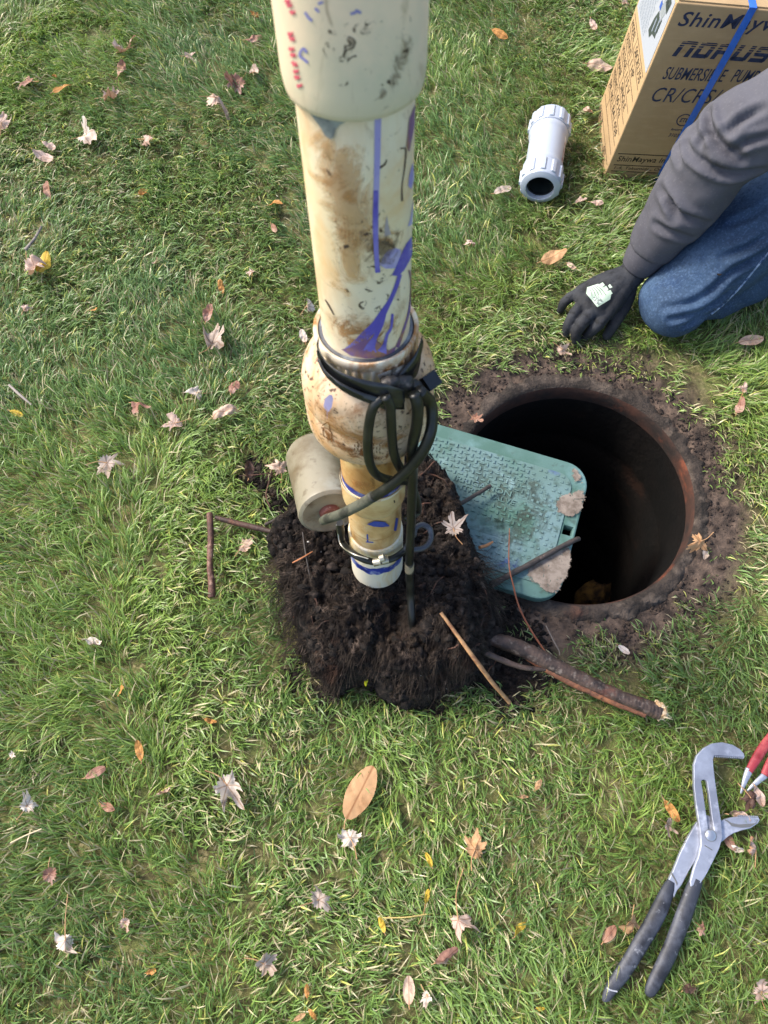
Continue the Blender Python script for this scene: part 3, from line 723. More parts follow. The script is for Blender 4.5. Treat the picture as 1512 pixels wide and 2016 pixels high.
# print on the coupling
M_red = mat('red_print', 'd45c6c', .6); M_bl = mat('blue_print', '7a7ab4', .6)
RC = .0556
for (u, v, a) in [(566, 2, 0), (570, 10, 0), (576, 24, 0), (572, 66, .2), (575, 76, -.2), (574, 96, .1), (577, 108, 0), (580, 126, -.3), (583, 140, .2), (585, 152, 0), (590, 168, .4)]:
    stroke([(u - 6, v - 2 + a * 8), (u + 5, v + 3 - a * 6)], [6, 5], RC, M_red, 'red_print_mark')
    stroke([(u - 4, v + 5), (u + 4, v - 3)], [3, 3], RC, M_red, 'red_print_mark', lift=.0008)
for L in [[(600, 24), (608, 36), (615, 41)], [(592, 100), (590, 110), (600, 118), (606, 124)], [(604, 104), (598, 96), (592, 100)], [(620, 16), (628, 24)], [(626, 8), (636, 4)], [(690, 28), (702, 24)], [(700, 20), (711, 26)]]:
    stroke(L, 5, RC, M_bl, 'blue_print_mark')
def dirtmat(name, c, c2, sc=40, amount=.5, rough=.6, op=.72, soft=.3):
    """thin dirt or stain film: opaque where it is thick, gone where the noise and the faded edge let it"""
    m = mat(name, c, rough, [(c2, sc * .7, .42, .62)]); n, l = m.node_tree.nodes, m.node_tree.links; B = n['Principled BSDF']
    at = n.new('ShaderNodeAttribute'); at.attribute_name = 'fade'; tc = [q for q in n if q.type == 'TEX_COORD'][0]
    nz = n.new('ShaderNodeTexNoise'); nz.inputs['Scale'].default_value = sc; nz.inputs['Detail'].default_value = 10; nz.inputs['Roughness'].default_value = .7; nz.inputs['Distortion'].default_value = 1.2; l.new(tc.outputs['Object'], nz.inputs[0])
    ad = n.new('ShaderNodeMath'); ad.operation = 'MULTIPLY_ADD'; l.new(at.outputs['Fac'], ad.inputs[0]); ad.inputs[1].default_value = .6; a2 = n.new('ShaderNodeMath'); a2.operation = 'MULTIPLY_ADD'; l.new(nz.outputs[0], a2.inputs[0]); a2.inputs[1].default_value = 2.0; a2.inputs[2].default_value = -.6; l.new(a2.outputs[0], ad.inputs[2])
    mr = n.new('ShaderNodeMapRange'); mr.inputs[1].default_value = 1.12 - amount * .3; mr.inputs[2].default_value = 1.12 - amount * .3 + soft; mr.inputs[4].default_value = op; l.new(ad.outputs[0], mr.inputs[0]); l.new(mr.outputs[0], B.inputs['Alpha'])
    return m
def film(poly, r, m, name, fade=22, lift=.0004, parent=None, proj_=None):
    proj_ = proj_ or (lambda u, v: cyl(u, v, r + lift)); P = np.array(poly, float); bm = bmesh.new(); vs = [bm.verts.new((p[0], p[1], 0)) for p in P]; f = bm.faces.new(vs); bmesh.ops.triangulate(bm, faces=[f])
    for it in range(5):
        es = [e for e in bm.edges if e.calc_length() > 8]
        if not es: break
        bmesh.ops.subdivide_edges(bm, edges=es, cuts=1); bmesh.ops.triangulate(bm, faces=[f for f in bm.faces if len(f.verts) > 3])
    bm.verts.index_update(); q = np.array([v.co[:2] for v in bm.verts]); F = [[v.index for v in f.verts] for f in bm.faces]; bm.free()
    fd = np.clip(polydist(q[:, 0], q[:, 1], poly) / fade, 0, 1); o = mesh(name, [proj_(*p) for p in q], F, m, parent or PIPE, sharp=None)
    at = o.data.attributes.new('fade', 'FLOAT', 'POINT'); at.data.foreach_set('value', fd.astype(np.float32)); return o
D_br = dirtmat('brown_smear', '84705a', '66543e', 46, 1.3, op=.65); D_or = dirtmat('orange_stain', 'c08a4a', 'a87844', 30, 1.25, op=.6); D_or2 = dirtmat('light_orange_stain', 'd4aa70', 'c8a274', 18, 1.7, op=.6); D_gr = dirtmat('grey_smear_film', '8a7a6c', '6a5a50', 40, .6)
D_sp = dirtmat('soot_specks', '4a3a2c', '2e241c', 90, -.15, op=.85, soft=.08)
film([(735, 238), (722, 190), (740, 140), (755, 90), (780, 50), (822, 60), (830, 130), (812, 170), (792, 205), (765, 234)], RC, D_br, 'brown_smear', 42)
film([(640, 20), (760, 0), (838, 10), (836, 140), (800, 190), (700, 215), (620, 190), (590, 120)], RC, D_sp, 'soot_specks', 30, lift=.0002)
film([(590, 238), (640, 250), (720, 260), (745, 330), (745, 440), (740, 560), (700, 640), (660, 640), (636, 580), (622, 470), (606, 340)], RP, D_or2, 'tan_stain', 60)
film([(596, 240), (650, 260), (730, 290), (736, 400), (720, 450), (650, 430), (612, 380)], RP, D_or, 'orange_stain', 60, lift=.0005)
film([(618, 400), (680, 395), (740, 415), (812, 440), (812, 530), (760, 540), (700, 540), (634, 510)], RP, D_or, 'orange_stain', 56)
film([(680, 430), (740, 425), (812, 435), (812, 520), (760, 545), (690, 535)], RP, D_br, 'brown_smear', 50, lift=.0006)
film([(636, 540), (690, 600), (760, 600), (815, 540), (812, 650), (785, 692), (740, 710), (690, 704), (655, 676), (640, 640)], RP, D_or, 'orange_stain', 60)
film([(640, 590), (670, 620), (720, 640), (780, 640), (770, 704), (720, 710), (680, 700), (648, 668)], RP, D_or, 'orange_stain', 26, lift=.0005)
film([(750, 240), (800, 215), (820, 230), (812, 360), (780, 380), (750, 300)], RP, D_gr, 'grey_smear', 44)
film([(600, 250), (800, 235), (806, 430), (812, 560), (800, 660), (700, 690), (650, 640), (625, 480)], RP, D_sp, 'soot_specks', 40, lift=.0003)
film([(603, 750), (640, 790), (700, 830), (760, 850), (820, 820), (858, 760), (850, 820), (810, 880), (750, 905), (690, 895), (640, 860), (610, 810)], .0789, D_or, 'orange_stain', 24)
film([(620, 820), (680, 870), (740, 892), (800, 880), (750, 912), (690, 905), (640, 870)], .0789, dirtmat('rust_stain', '8f5a28', '6e4018', 45, 1.9, op=.85), 'rust_stain', 16, lift=.0006)
film([(690, 930), (740, 950), (790, 930), (792, 965), (740, 985), (685, 965)], .0449, D_or, 'orange_stain', 14)
# valve marks
fillpoly([(648, 777), (640, 785), (637, 800), (642, 812), (644, 826), (646, 812), (653, 802), (656, 786), (654, 778)], .0787, M_prim2, 'primer_blotch')
V_, F_ = [], []
M_emb = mat('dark_print', '6b4422', .6)
for i, row in enumerate(["ABS", "NSF", "III"]):
    pass
for i in range(3):
    for j in range(9):
        u, v = 698 + j * 6.2, 868 + i * 7 + j * .8
        if (i * 5 + j * 3) % 7: stroke([(u, v), (u + .5, v + 4.5)], 2, .0787, M_emb, 'stamped_mark', lift=.0006)
stroke([(634, 838), (646, 832), (650, 848)], 2, .0787, M_emb, 'stamped_mark'); stroke([(636, 858), (652, 866), (651, 850), (637, 842), (636, 858)], 1.6, .0787, M_emb, 'stamped_mark')
M_ink = mat('blue_ink', '34489c', .5)
stroke([(723, 1052), (724, 1068)], 3, .0412, M_ink, 'ink_mark'); stroke([(720, 1067), (735, 1068)], 2, .0412, M_ink, 'ink_mark')
fillpoly([(722, 1032), (738, 1026), (758, 1028), (768, 1036), (752, 1038), (736, 1037)], .0415, M_ink, 'primer_blotch', lift=.002)
stroke([(776, 985), (777, 990)], 2.5, .0472, M_grime, 'ink_mark'); stroke([(782, 1020), (778, 1045)], 5, .0412, M_ink, 'ink_mark')
# tape wrap
M_tape = mat('black_tape', '17181a', .28, [('2c2d2f', 30, .5, .7)], bump=(25, .35, .004), spec=.6)
M_cable = mat('black_cable', '141513', .42, [('2c2c27', 25, .52, .68), ('6a6452', 60, .68, .76)], bump=(80, .15, .002))
M_cable2 = mat('muddy_grey_cable', '55564a', .6, [('2e2e28', 25, .45, .6), ('79725c', 50, .6, .72)], bump=(80, .25, .002))
M_knot = mat('tape_knot', '232224', .45, [('6f6660', 40, .56, .68), ('a89a90', 70, .66, .74)], bump=(60, .6, .005))
def tape_band(path, halfw, r, name, seed):
    """strip of tape following pixel path over the cylinder"""
    P = catmull(np.array(path, float), 10); ths = []; 
    rs_ = np.interp(np.linspace(0, 1, len(P)), np.linspace(0, 1, np.size(r)), np.atleast_1d(r)); C = [cylc(cyl(u, v, q_)) for (u, v), q_ in zip(P, rs_)]
    hw = np.interp(np.linspace(0, 1, len(P)), np.linspace(0, 1, len(halfw)), halfw)
    V, F = [], []; m_ = 7
    for i, (th, t) in enumerate(C):
        for j in range(m_):
            s = j / (m_ - 1) * 2 - 1
            rr = rs_[i] + .0009 * math.sin(j * 1.9 + i * .13 + seed) + .0012 * math.cos(s * 1.5)
            V.append(cylp(th, t + s * hw[i] / LT, rr))
    for i in range(len(C) - 1):
        for j in range(m_ - 1):
            a = i * m_ + j; F.append([a, a + 1, a + m_ + 1, a + m_])
    V = np.array(V); o = mesh(name, V, F, M_tape, PIPE, sharp=60)
    md = o.modifiers.new('s', 'SOLIDIFY'); md.thickness = .001
tape_band([(627, 680), (630, 702), (648, 730), (678, 751), (718, 768), (760, 780), (795, 786)], [.012, .014, .014, .014, .016, .020, .016], [.062, .062, .067, .072, .0765, .080, .081], 'tape_wrap', 0)
tape_band([(629, 708), (645, 736), (672, 760), (712, 780), (760, 796)], [.003, .005, .006, .006, .008], [.066, .071, .076, .0805, .083], 'tape_wrap', 2)
tape_band([(783, 752), (800, 745), (818, 720), (826, 690), (829, 668)], [.010, .022, .020, .015, .006], .0632, 'tape_wrap', 4)
def blobs(C, vox, m, name, parent, amp, fr, seed):
    V, F, N = remesh(join([ellipsoid(c, r) for c, r in C]), vox, 3)
    V = V + N * (amp * fbm(V[:, 0] * fr, V[:, 1] * fr, V[:, 2] * fr, seed, 4))[:, None]
    return mesh(name, V, F, m, parent, sharp=None)
kz = .069
blobs([(cyl(770, 752, kz), (.012, .008, .006)), (cyl(790, 755, kz), (.013, .011, .012)), (cyl(808, 762, kz), (.013, .012, .011)), (cyl(826, 768, kz), (.012, .011, .012)), (cyl(822, 790, kz + .006), (.011, .01, .014)), (cyl(775, 770, kz), (.008, .008, .012))], .0022, M_knot, 'tape_knot', PIPE, .005, 60, 4)
fillpoly([(742, 738), (770, 728), (800, 716), (815, 704), (826, 690), (818, 728), (800, 740), (775, 748), (750, 752)], .0592, mat('pale_mud', 'b9ada0', .8, [('3a322c', 90, .5, .6), ('8a7c6e', 60, .5, .62)], bump=(150, .8, .003)), 'dried_mud_smear')
V, F = box((-.0085, -.0085, -.006), (.0085, .0085, .006)); R = Matrix.Rotation(.7, 3, 'Z') @ Matrix.Rotation(.5, 3, 'X')
V = np.array([R @ Vector(p) for p in V]) + cyl(848, 750, .082); mesh('cable_tie_head', V, F, M_tape, PIPE)
# metal hose clamp and black cable band low on the pipe
def around(px, r, rc, name, m, n=10, parent=PIPE): 
    P = [cyl(u, v, r) for u, v in px]; V, F = tube(P, rc, n, 6); return mesh(name, V, F, m, parent)
around([(664, 1030), (664, 1048), (674, 1068), (698, 1092), (735, 1106), (772, 1100), (796, 1084), (806, 1070)], .056, .0058, 'cable_band', M_cable)
around([(660, 1034), (661, 1050), (672, 1074), (694, 1090), (725, 1100)], .0615, .0012, 'clamp_band_edge', mat('clamp_steel', 'b9b6aa', .3, metal=1))
V, F = [], []
M_clampm = mat('clamp_metal', 'bdb6a2', .4, [('7a6d55', 60, .5, .66)], metal=.6)
for (u0, u1, v0) in [(736, 750, 1108), (751, 764, 1104), (748, 757, 1100)]:
    P = [cyl(u0, v0, .0635), cyl(u1, v0 - 3, .0635)]; V_, F_ = tube(P, .0066, 10, 3); mesh('clamp_screw', V_, F_, M_clampm, PIPE)

# ------------------------------------------------------------------ cables hanging on the valve
def cpath(px):                    # (u, v, radius from pipe axis or -depth)
    return [cyl(a[0], a[1], a[2]) if a[2] > 0 else (W(a[0], a[1], -a[2]) if a[2] < -.5 else G(a[0], a[1], -a[2])) for a in px]
def cable(px, rc, name, m, parent, n=12):
    V, F = tube(cpath(px), rc, n, 8); return mesh(name, V, F, m, parent, sharp=None)
T = thing('power_cable', axp(.3), 'black cable looped in front of the valve and running straight down into the soil', 'cable')
cable([(815, 775, .088), (822, 800, .094), (820, 840, .094), (812, 880, .090), (812, 940, .078), (810, 1010, .073), (807, 1080, .073), (806, 1120, .075), (808, 1170, -.165), (811, 1215, -.135), (814, 1252, -.09), (815, 1268, -.07)], .0067, 'cable_run', M_cable, T)
cable([(806, 1108, .0735), (806, 1124, .0755)], .0076, 'worn_patch', mat('worn_sheath', '9a8a70', .7, [('4a4438', 50, .5, .6)]), T)
T = thing('signal_cable', axp(.5), 'black cable bent into a narrow loop hanging from the tape', 'cable')
cable([(760, 778, .080), (736, 800, .084), (726, 840, .088), (724, 880, .089), (729, 915, .086), (745, 937, .076), (775, 946, .066), (805, 948, .060), (835, 955, .056), (848, 970, .060), (842, 992, .066), (822, 1010, .066), (800, 1020, .060)], .0057, 'cable_run', M_cable, T)
cable([(758, 780, .086), (768, 800, .088), (771, 850, .089), (776, 895, .088), (790, 925, .080), (802, 938, .072)], .0056, 'cable_run', M_cable, T)
T = thing('float_cable', axp(.5), 'thick black cable curving from the tape knot across the pipe to the grey float', 'cable')
cable([(826, 770, .088), (846, 790, .090), (851, 825, .098), (845, 860, .104), (828, 895, .104), (798, 930, .098), (760, 962, .092), (715, 990, .084), (672, 1012, .082), (640, 1022, .08)], .0069, 'cable_run', M_cable, T)
cable([(735, 977, .0885), (715, 990, .085), (672, 1012, .083), (645, 1021, .081), (630, 1026, .081)], .0073, 'muddy_cable_end', M_cable2, T)
T = thing('cable_coil', W(832, 1035, 1.18), 'grey cable curled into a small loop right of the lower pipe', 'cable')
cable([(795, 1078, -1.17), (812, 1082, -1.17), (835, 1078, -1.175), (848, 1062, -1.18), (846, 1042, -1.18), (832, 1033, -1.18), (818, 1040, -1.18), (815, 1055, -1.19)], .0045, 'cable_run', mat('grey_cable', '3c3e44', .4, [('74767c', 30, .52, .66)]), T)

# ------------------------------------------------------------------ grey float
M_float = mat('grey_float', '857e6c', .42, [('62543f', 9, .42, .58, 8), ('9a9c94', 8, .52, .7), ('4d3c28', 30, .58, .74), ('6e6a8a', 12, .66, .76)], bump=(60, .2, .002))
def build_float():
    a = W(614, 885, 1.345); b = W(650, 1012, 1.245); L = np.linalg.norm(b - a); z = (b - a) / L
    T = thing('float_switch', (a + b) / 2 * [1, 1, 0] + np.array([0, 0, .13]), 'grey mud-stained cylindrical float lying on the soil left of the pipe', 'float switch')
    x = np.cross(z, [0, 0, 1]); x /= np.linalg.norm(x); y = np.cross(x, z)
    def rev(prof, n=64, dent=0):
        V = []; F = []
        for (s, r) in prof:
            for k in range(n):
                th = 2 * math.pi * k / n; V.append(a + z * s * L + (r * math.cos(th)) * x + (r * math.sin(th)) * y)
        for i in range(len(prof) - 1):
            for k in range(n): F.append([i * n + k, i * n + (k + 1) % n, (i + 1) * n + (k + 1) % n, (i + 1) * n + k])
        F.append(list(range(n))[::-1]); F.append([(len(prof) - 1) * n + k for k in range(n)])
        return V, F
    R = .0525
    mesh('float_body', *rev([(-.03, .030), (-.01, .038), (.03, .0445), (.10, .0505), (.9, R), (.93, R + .0008), (.96, R), (.975, R - .003), (.985, R - .006), (.97, R - .009), (.965, .025)]), M_float, T)
    mesh('cable_gland', *rev([(.95, .018), (1.0, .017), (1.02, .014)]), mat('rust_boot', '6e3b30', .6, [('a58a80', 60, .55, .65)]), T)
    for sg in (-1, 1):
        pass
build_float()

# ================================================================== GREEN LID
def build_lid():
    z0 = .034
    A = G(1166, 922, z0); Bp = G(838, 826, z0); C = G(1134, 1203, z0)
    ex = (Bp - A); ex /= np.linalg.norm(ex); ey = C - A; ey -= ex * ey.dot(ex); SW = np.linalg.norm(ey); ey /= SW; LW = .43
    ez = np.cross(ex, ey); flip = ez[2] < 0
    if flip: ez = -ez
    tilt = .0
    def toW(P):  # local x along the long side, y across, z up (0 = top surface)
        P = np.asarray(P, float).reshape(-1, 3); return A + P[:, :1] * ex + P[:, 1:2] * ey + P[:, 2:3] * ez
    def add(name, V, F, m, parent, **k):
        if flip: F = [list(f)[::-1] for f in F]
        return mesh(name, toW(V), F, m, parent, **k)
    T = thing('valve_box_lid', toW([[LW / 2, SW / 2, -.03]])[0], 'green plastic rectangular irrigation valve box lid lying across the edge of the hole', 'lid')
    r = .05
    def rrect(i, r):
        P = []
        for cx, cy, a0 in [(LW - i - r, SW - i - r, 0), (i + r, SW - i - r, 90), (i + r, i + r, 180), (LW - i - r, i + r, 270)]:
            for k in range(9): a = rad(a0 + k * 90 / 8); P.append((cx + r * math.cos(a), cy + r * math.sin(a)))
        return P
    M = mat('green_plastic', '58736e', .68, [('647f82', 5, .4, .62), ('466a5e', 7, .5, .64), ('7d999c', 18, .6, .75), ('3d524a', 60, .52, .66, 6, (1, 1, 1), 0, .8), ('4a5f92', 9, .64, .72, 6, (1, 1, 1), 0, .7), ('3f5a4a', 40, .6, .75)], bump=(60, .12, .002))
    M2 = mat('green_lid_edge', '50706a', .62, [('42645a', 9, .45, .6), ('6a8c8e', 8, .52, .7), ('3a4a42', 40, .6, .72), ('6a5238', 22, .66, .76)], bump=(60, .1, .002))
    notch = [(.007, SW * .455), (.007, SW * .455 + .019), (.025, SW * .455 + .019), (.025, SW * .455)]
    V, F = plate(rrect(0, r), [notch], .026, .003); V[:, 2] -= .013 + .0022; add('rim_plate', V, F, M2, T)
    V, F = plate(rrect(.030, r - .018), [], .004, .0008); V[:, 2] -= .0018; add('centre_panel', V, F, M, T)
    # tread bars
    parts = []; gx = .0118; nx_ = int((LW - .075) / gx); ny_ = int((SW - .07) / gx)
    for i in range(nx_ + 1):
        for j in range(ny_ + 1):
            x = .040 + i * gx; y = .038 + j * gx
            if y > SW - .038 or x > LW - .038: continue
            if .122 < x < .292 and .1 < y < .137: continue         # lettering field
            if .118 < x < .215 and .168 < y < .208: continue           # blank plate
            if x < .115 and (i + j) % 3 == 0: continue
            l, w = (.0042, .0015) if (i + j) % 2 else (.0015, .0042)
            if x < .115: l, w = .0026, .0026
            z1 = .0024 if x > .115 else .0018
            parts.append(box((x - l, y - w, 0), (x + l, y + w, z1)))
    V, F = join(parts); add('tread_bars', V, F, M, T, kind='stuff', flat=True)
    V, F = box((.121, .171, 0), (.212, .205, .0007)); add('blank_plate', V, F, M, T)
    # raised words: text x runs against local x (reads left to right in the photo)
    for txt, yb, x0, w in [('IRRIGATION', .1155, .263, .121), ('CONTROL VALVE', .1315, .283, .153)]:
        V, F = text2d(txt, .012); s = w / (V[:, 0].max()); V = V * s
        V[:, 1] *= .0118 / max(V[:, 1].max(), 1e-6) / 1.1
        V3 = np.column_stack([x0 - V[:, 0], yb - V[:, 1] * 1.1, 0 * V[:, 0]])
        V3, F3 = thicken(V3, F, (0, 0, 1), .0026); add('raised_lettering', V3, F3, M, T, flat=True)
    # crusts of grey-brown dried mud
    Mm = dirtmat('dried_mud_crust', '8d8176', '665a50', 70, 1.5, .95, op=.95, soft=.15); Mg = dirtmat('lid_grime', '4c564c', '39443c', 26, .7, .9, op=.55); Mb = dirtmat('lid_blue_smear', '3f5488', '5a6ea0', 60, .8, .7, op=.7)
    pj = lambda dz: (lambda u, v: G(u, v, z0 + dz))
    film([(1088, 992), (1104, 972), (1125, 966), (1150, 958), (1156, 980), (1148, 1006), (1130, 1020), (1110, 1018), (1094, 1008)], 0, Mm, 'mud_crust', 8, parent=T, proj_=pj(.0024))
    film([(1120, 922), (1134, 916), (1150, 936), (1148, 952), (1128, 950)], 0, Mm, 'mud_crust', 8, parent=T, proj_=pj(.0024))
    film([(1034, 1120), (1056, 1096), (1090, 1078), (1126, 1068), (1130, 1100), (1124, 1132), (1108, 1156), (1098, 1174), (1070, 1166), (1048, 1150), (1036, 1136)], 0, Mm, 'mud_crust', 10, parent=T, proj_=pj(.0024))
    film([(960, 1105), (1000, 1085), (1040, 1100), (1035, 1130), (1000, 1138), (965, 1130)], 0, Mb, 'blue_smear', 16, parent=T, proj_=pj(.0029))
    film([(850, 850), (960, 880), (1100, 925), (1120, 1000), (1110, 1060), (1030, 1110), (960, 1100), (940, 1000), (890, 930)], 0, Mg, 'grime_film', 40, parent=T, proj_=pj(.0007))
    film([(980, 930), (1060, 950), (1080, 1020), (1040, 1070), (1000, 1040)], 0, Mg, 'grime_film', 34, parent=T, proj_=pj(.0010))
build_lid()
# dark sticks on the lid
M_stick = mat('dark_wet_stick', '3a322e', .6, [('1e1a18', 40, .45, .6), ('6a5a52', 50, .6, .7)], bump=(90, .5, .003))
def stick(px, rr, name, label, m, cat='stick', rough=.25, n=10, sub=6, group=None):
    P = [G(u, v, z) for u, v, z in px]; V, F = tube(P, rr, n, sub, rough=rough, seed=len(label))
    return tag(mesh(name, V, F, m), label, cat, group)
stick([(966, 1152, .05), (1020, 1123, .044), (1080, 1090, .043), (1128, 1065, .041), (1140, 1061, .036)], [.0065, .006, .0055, .005, .0045], 'stick', 'long dark bar lying across the lower corner of the green lid', M_stick)
stick([(900, 996, .075), (935, 975, .06), (966, 956, .058)], [.0045, .0042, .0038], 'stick', 'short dark stick resting on the lettering of the green lid', M_stick)
stick([(944, 1078, .06), (958, 1074, .05), (970, 1067, .045)], [.003, .0032, .0022], 'twig', 'stubby orange-tan twig at the lid edge beside the soil', mat('tan_twig', 'b07a50', .7), 'twig')
M_bark = mat('red_bark', '6e4a3c', .7, [('4a2f26', 30, .42, .6), ('9a7a6a', 60, .56, .7)], bump=(120, .6, .003))
M_bark2 = mat('dark_bark', '4a3024', .6, [('2a1c16', 20, .42, .6), ('7a4a30', 40, .58, .7)], bump=(120, .6, .003))
stick([(413, 1010, .045), (415, 1060, .042), (413, 1110, .038), (417, 1150, .032), (417, 1176, .028)], [.006, .0066, .0062, .007, .0068], 'broken_twig', 'reddish brown broken twig standing on the grass left of the root ball', M_bark, 'twig')
stick([(424, 1018, .045), (450, 1026, .045), (500, 1038, .045), (535, 1046, .05), (562, 1046, .06)], [.004, .0055, .006, .0055, .004], 'root_stub', 'dark brown root poking left out of the root ball', M_bark2, 'root')
stick([(523, 1032, .05), (540, 1024, .07), (558, 1014, .08)], [.0035, .003, .0025], 'twig', 'short black twig tip above the dark brown root', M_stick, 'twig')
stick([(868, 1206, .155), (900, 1250, .145), (935, 1298, .125), (970, 1345, .085), (1003, 1383, .04)], [.0030, .0034, .0038, .0038, .0036], 'straw_stick', 'straight pale tan stick leaning from the root ball to the grass', mat('tan_stick', 'b58a5e', .6, [('8a6040', 40, .45, .6), ('d8b48a', 30, .6, .7)], bump=(100, .3, .002)), 'stick')
stick([(1003, 1040, .06), (1002, 1110, .06), (1010, 1150, .055), (1022, 1195, .04), (1045, 1240, .03), (1075, 1285, .03), (1092, 1302, .028)], [.0007, .0012, .0016, .0018, .0018, .0016, .0012], 'thin_twig', 'thin reddish twig trailing from the lid down over the grass', mat('thin_red_twig', '8a5238', .7), 'twig')
stick([(1075, 1232, .03), (1090, 1262, .035), (1100, 1280, .03), (1102, 1290, .03)], [.001, .0013, .0012, .001], 'thin_twig', 'small grey forked twiglet beside the big root', mat('grey_twig', '7a7066', .7), 'twig')
stick([(596, 1048, .145), (602, 1090, .15), (612, 1145, .145)], [.0016, .0018, .0012], 'rootlet', 'thin dark stem lying on the left of the soil clod', M_stick, 'twig')
stick([(576, 1108, .15), (595, 1098, .155), (615, 1086, .15)], [.0012, .0014, .001], 'rootlet', 'short orange rootlet lying on the left of the soil clod', mat('orange_rootlet', 'b07048', .7), 'twig')
stick([(575, 1160, .09), (577, 1190, .075), (579, 1216, .06)], [.001, .0013, .001], 'rootlet', 'orange rootlet hanging down the left edge of the clod', mat('orange_rootlet_b', 'a05a34', .7), 'twig')
stick([(18, 768 - 10, .035), (40, 778, .035), (62, 797, .03)], [.0024, .0026, .002], 'twig', 'grey twig in the grass at the left margin above a yellow leaf', mat('weathered_twig', '9a8f86', .8), 'twig')
stick([(50, 492, .035), (68, 470, .04), (82, 446, .035)], [.0036, .0032, .0024], 'twig', 'grey forked twig in the grass above the large folded tan leaf', mat('weathered_twig_b', '8a8078', .8, [('4a423c', 60, .5, .6)]), 'twig')
stick([(471, 937, .03), (512, 934, .035), (556, 928, .03)], [.001, .0012, .001], 'rootlet', 'fine brown rootlet lying across dirt left of the float', M_root, 'twig')
stick([(540, 905, .03), (532, 940, .035), (524, 975, .04), (532, 1000, .05)], [.0012, .0014, .0016, .0014], 'rootlet', 'curving brown rootlet between dark dirt and the soil clod', M_root, 'twig')
stick([(20, 1660, .035), (50, 1645, .035), (82, 1632, .035)], [.0012, .0013, .0012], 'leaf_stalk', 'bare pale leaf stalk at the lower left edge', mat('pale_stalk', 'cbb894', .7), 'stalk')
stick([(755, 1807, .03), (800, 1806, .035), (840, 1800, .03)], [.001, .0012, .001], 'leaf_stalk', 'bare straw stalk beside a yellow leaf low in the middle', mat('straw_stalk', 'b5a060', .7), 'stalk')
# the big root
def build_root():
    T = thing('cut_root', G(1100, 1330), 'thick dark ribbed root with a pale cut end running right from the clod', 'root')
    M = mat('root_bark', '544238', .6, [('2b211c', 30, .42, .58), ('75695f', 80, .56, .7), ('6e4030', 14, .6, .74)], bump=(60, .5, .004))
    P = [G(u, v, z) for u, v, z in [(912, 1246, .030), (970, 1258, .042), (1040, 1283, .045), (1100, 1315, .045), (1160, 1345, .046), (1220, 1372, .046), (1275, 1393, .047), (1300, 1402, .047)]]
    V, F = tube(P, [.009, .0125, .0150, .0145, .0130, .0128, .0145, .0135], 32, 30, cap=True)
    n = 32; m_ = len(V) // n; C = V.reshape(m_, n, 3).mean(1); s = np.concatenate([[0], np.cumsum(np.linalg.norm(np.diff(C, axis=0), axis=1))])
    CC = np.repeat(C, n, 0); SS = np.repeat(s, n); ph = np.tile(np.arange(n) / n * 6.283, m_)
    rings = np.sin(SS * 2 * math.pi / .0065 + 1.4 * np.sin(ph * 2)) * .022 + fbm(V[:, 0] * 60, V[:, 1] * 60, V[:, 2] * 60, 4, 3) * .16
    V = V + (V - CC) * rings[:, None]
    mesh('bark', V, F, M, T, sharp=None)
    # reddish bare underside strip
    P2 = [p + np.array([-.004, -.012, -.002]) for p in P[2:7]]
    V, F = tube(P2, [.003, .007, .007, .0062, .0068], 14, 20, rough=.35, seed=4); mesh('peeled_strip', V, F, mat('peeled_root', '6e4632', .7, [('94603e', 50, .48, .64), ('3a261c', 60, .52, .64)], bump=(120, .5, .003)), T, sharp=None)
    e = P[-1]; d = P[-1] - P[-2]; d /= np.linalg.norm(d)
    V, F = ellipsoid((0, 0, 0), (.0138, .0138, .012), n=20, m=12)
    zz = np.array(d); xx = np.cross(zz, [0, 0, 1]); xx /= np.linalg.norm(xx); yy = np.cross(zz, xx)
    V = V + (fbm(V[:, 0] * 120, V[:, 1] * 120, V[:, 2] * 60, 9, 3) * .012)[:, None] * np.array([1, 1, 1.])
    V = e + V[:, :1] * xx + V[:, 1:2] * yy + V[:, 2:3] * zz; mesh('cut_end', V, F, mat('fresh_wood', 'd2a878', .8, [('f0dcb8', 60, .45, .6), ('8a5a38', 50, .58, .68)], bump=(200, .8, .004)), T, sharp=30)
    for k in range(7):
        a = rng.normal(0, .5); q = e + d * .004 + xx * rng.uniform(-.012, .012) + yy * rng.uniform(-.012, .012); l = rng.uniform(.008, .02)
        V, F = tube([q, q + d * l * .5 + xx * a * .004, q + d * l + xx * a * .01 - np.array([0, 0, .3 * l])], [.0016, .001, .0003], 5, 3); mesh('splinter', V, F, mat('splinter_wood', 'dcc49c', .8), T)
    V, F = tube([G(u, v, z) for u, v, z in [(900, 1262, .085), (940, 1278, .066), (985, 1298, .055), (1030, 1314, .048), (1085, 1318, .044)]], [.0045, .0055, .0055, .005, .004], 16, 16, rough=.15, seed=3)
    mesh('side_root', V, F, M, T, sharp=None)
build_root()

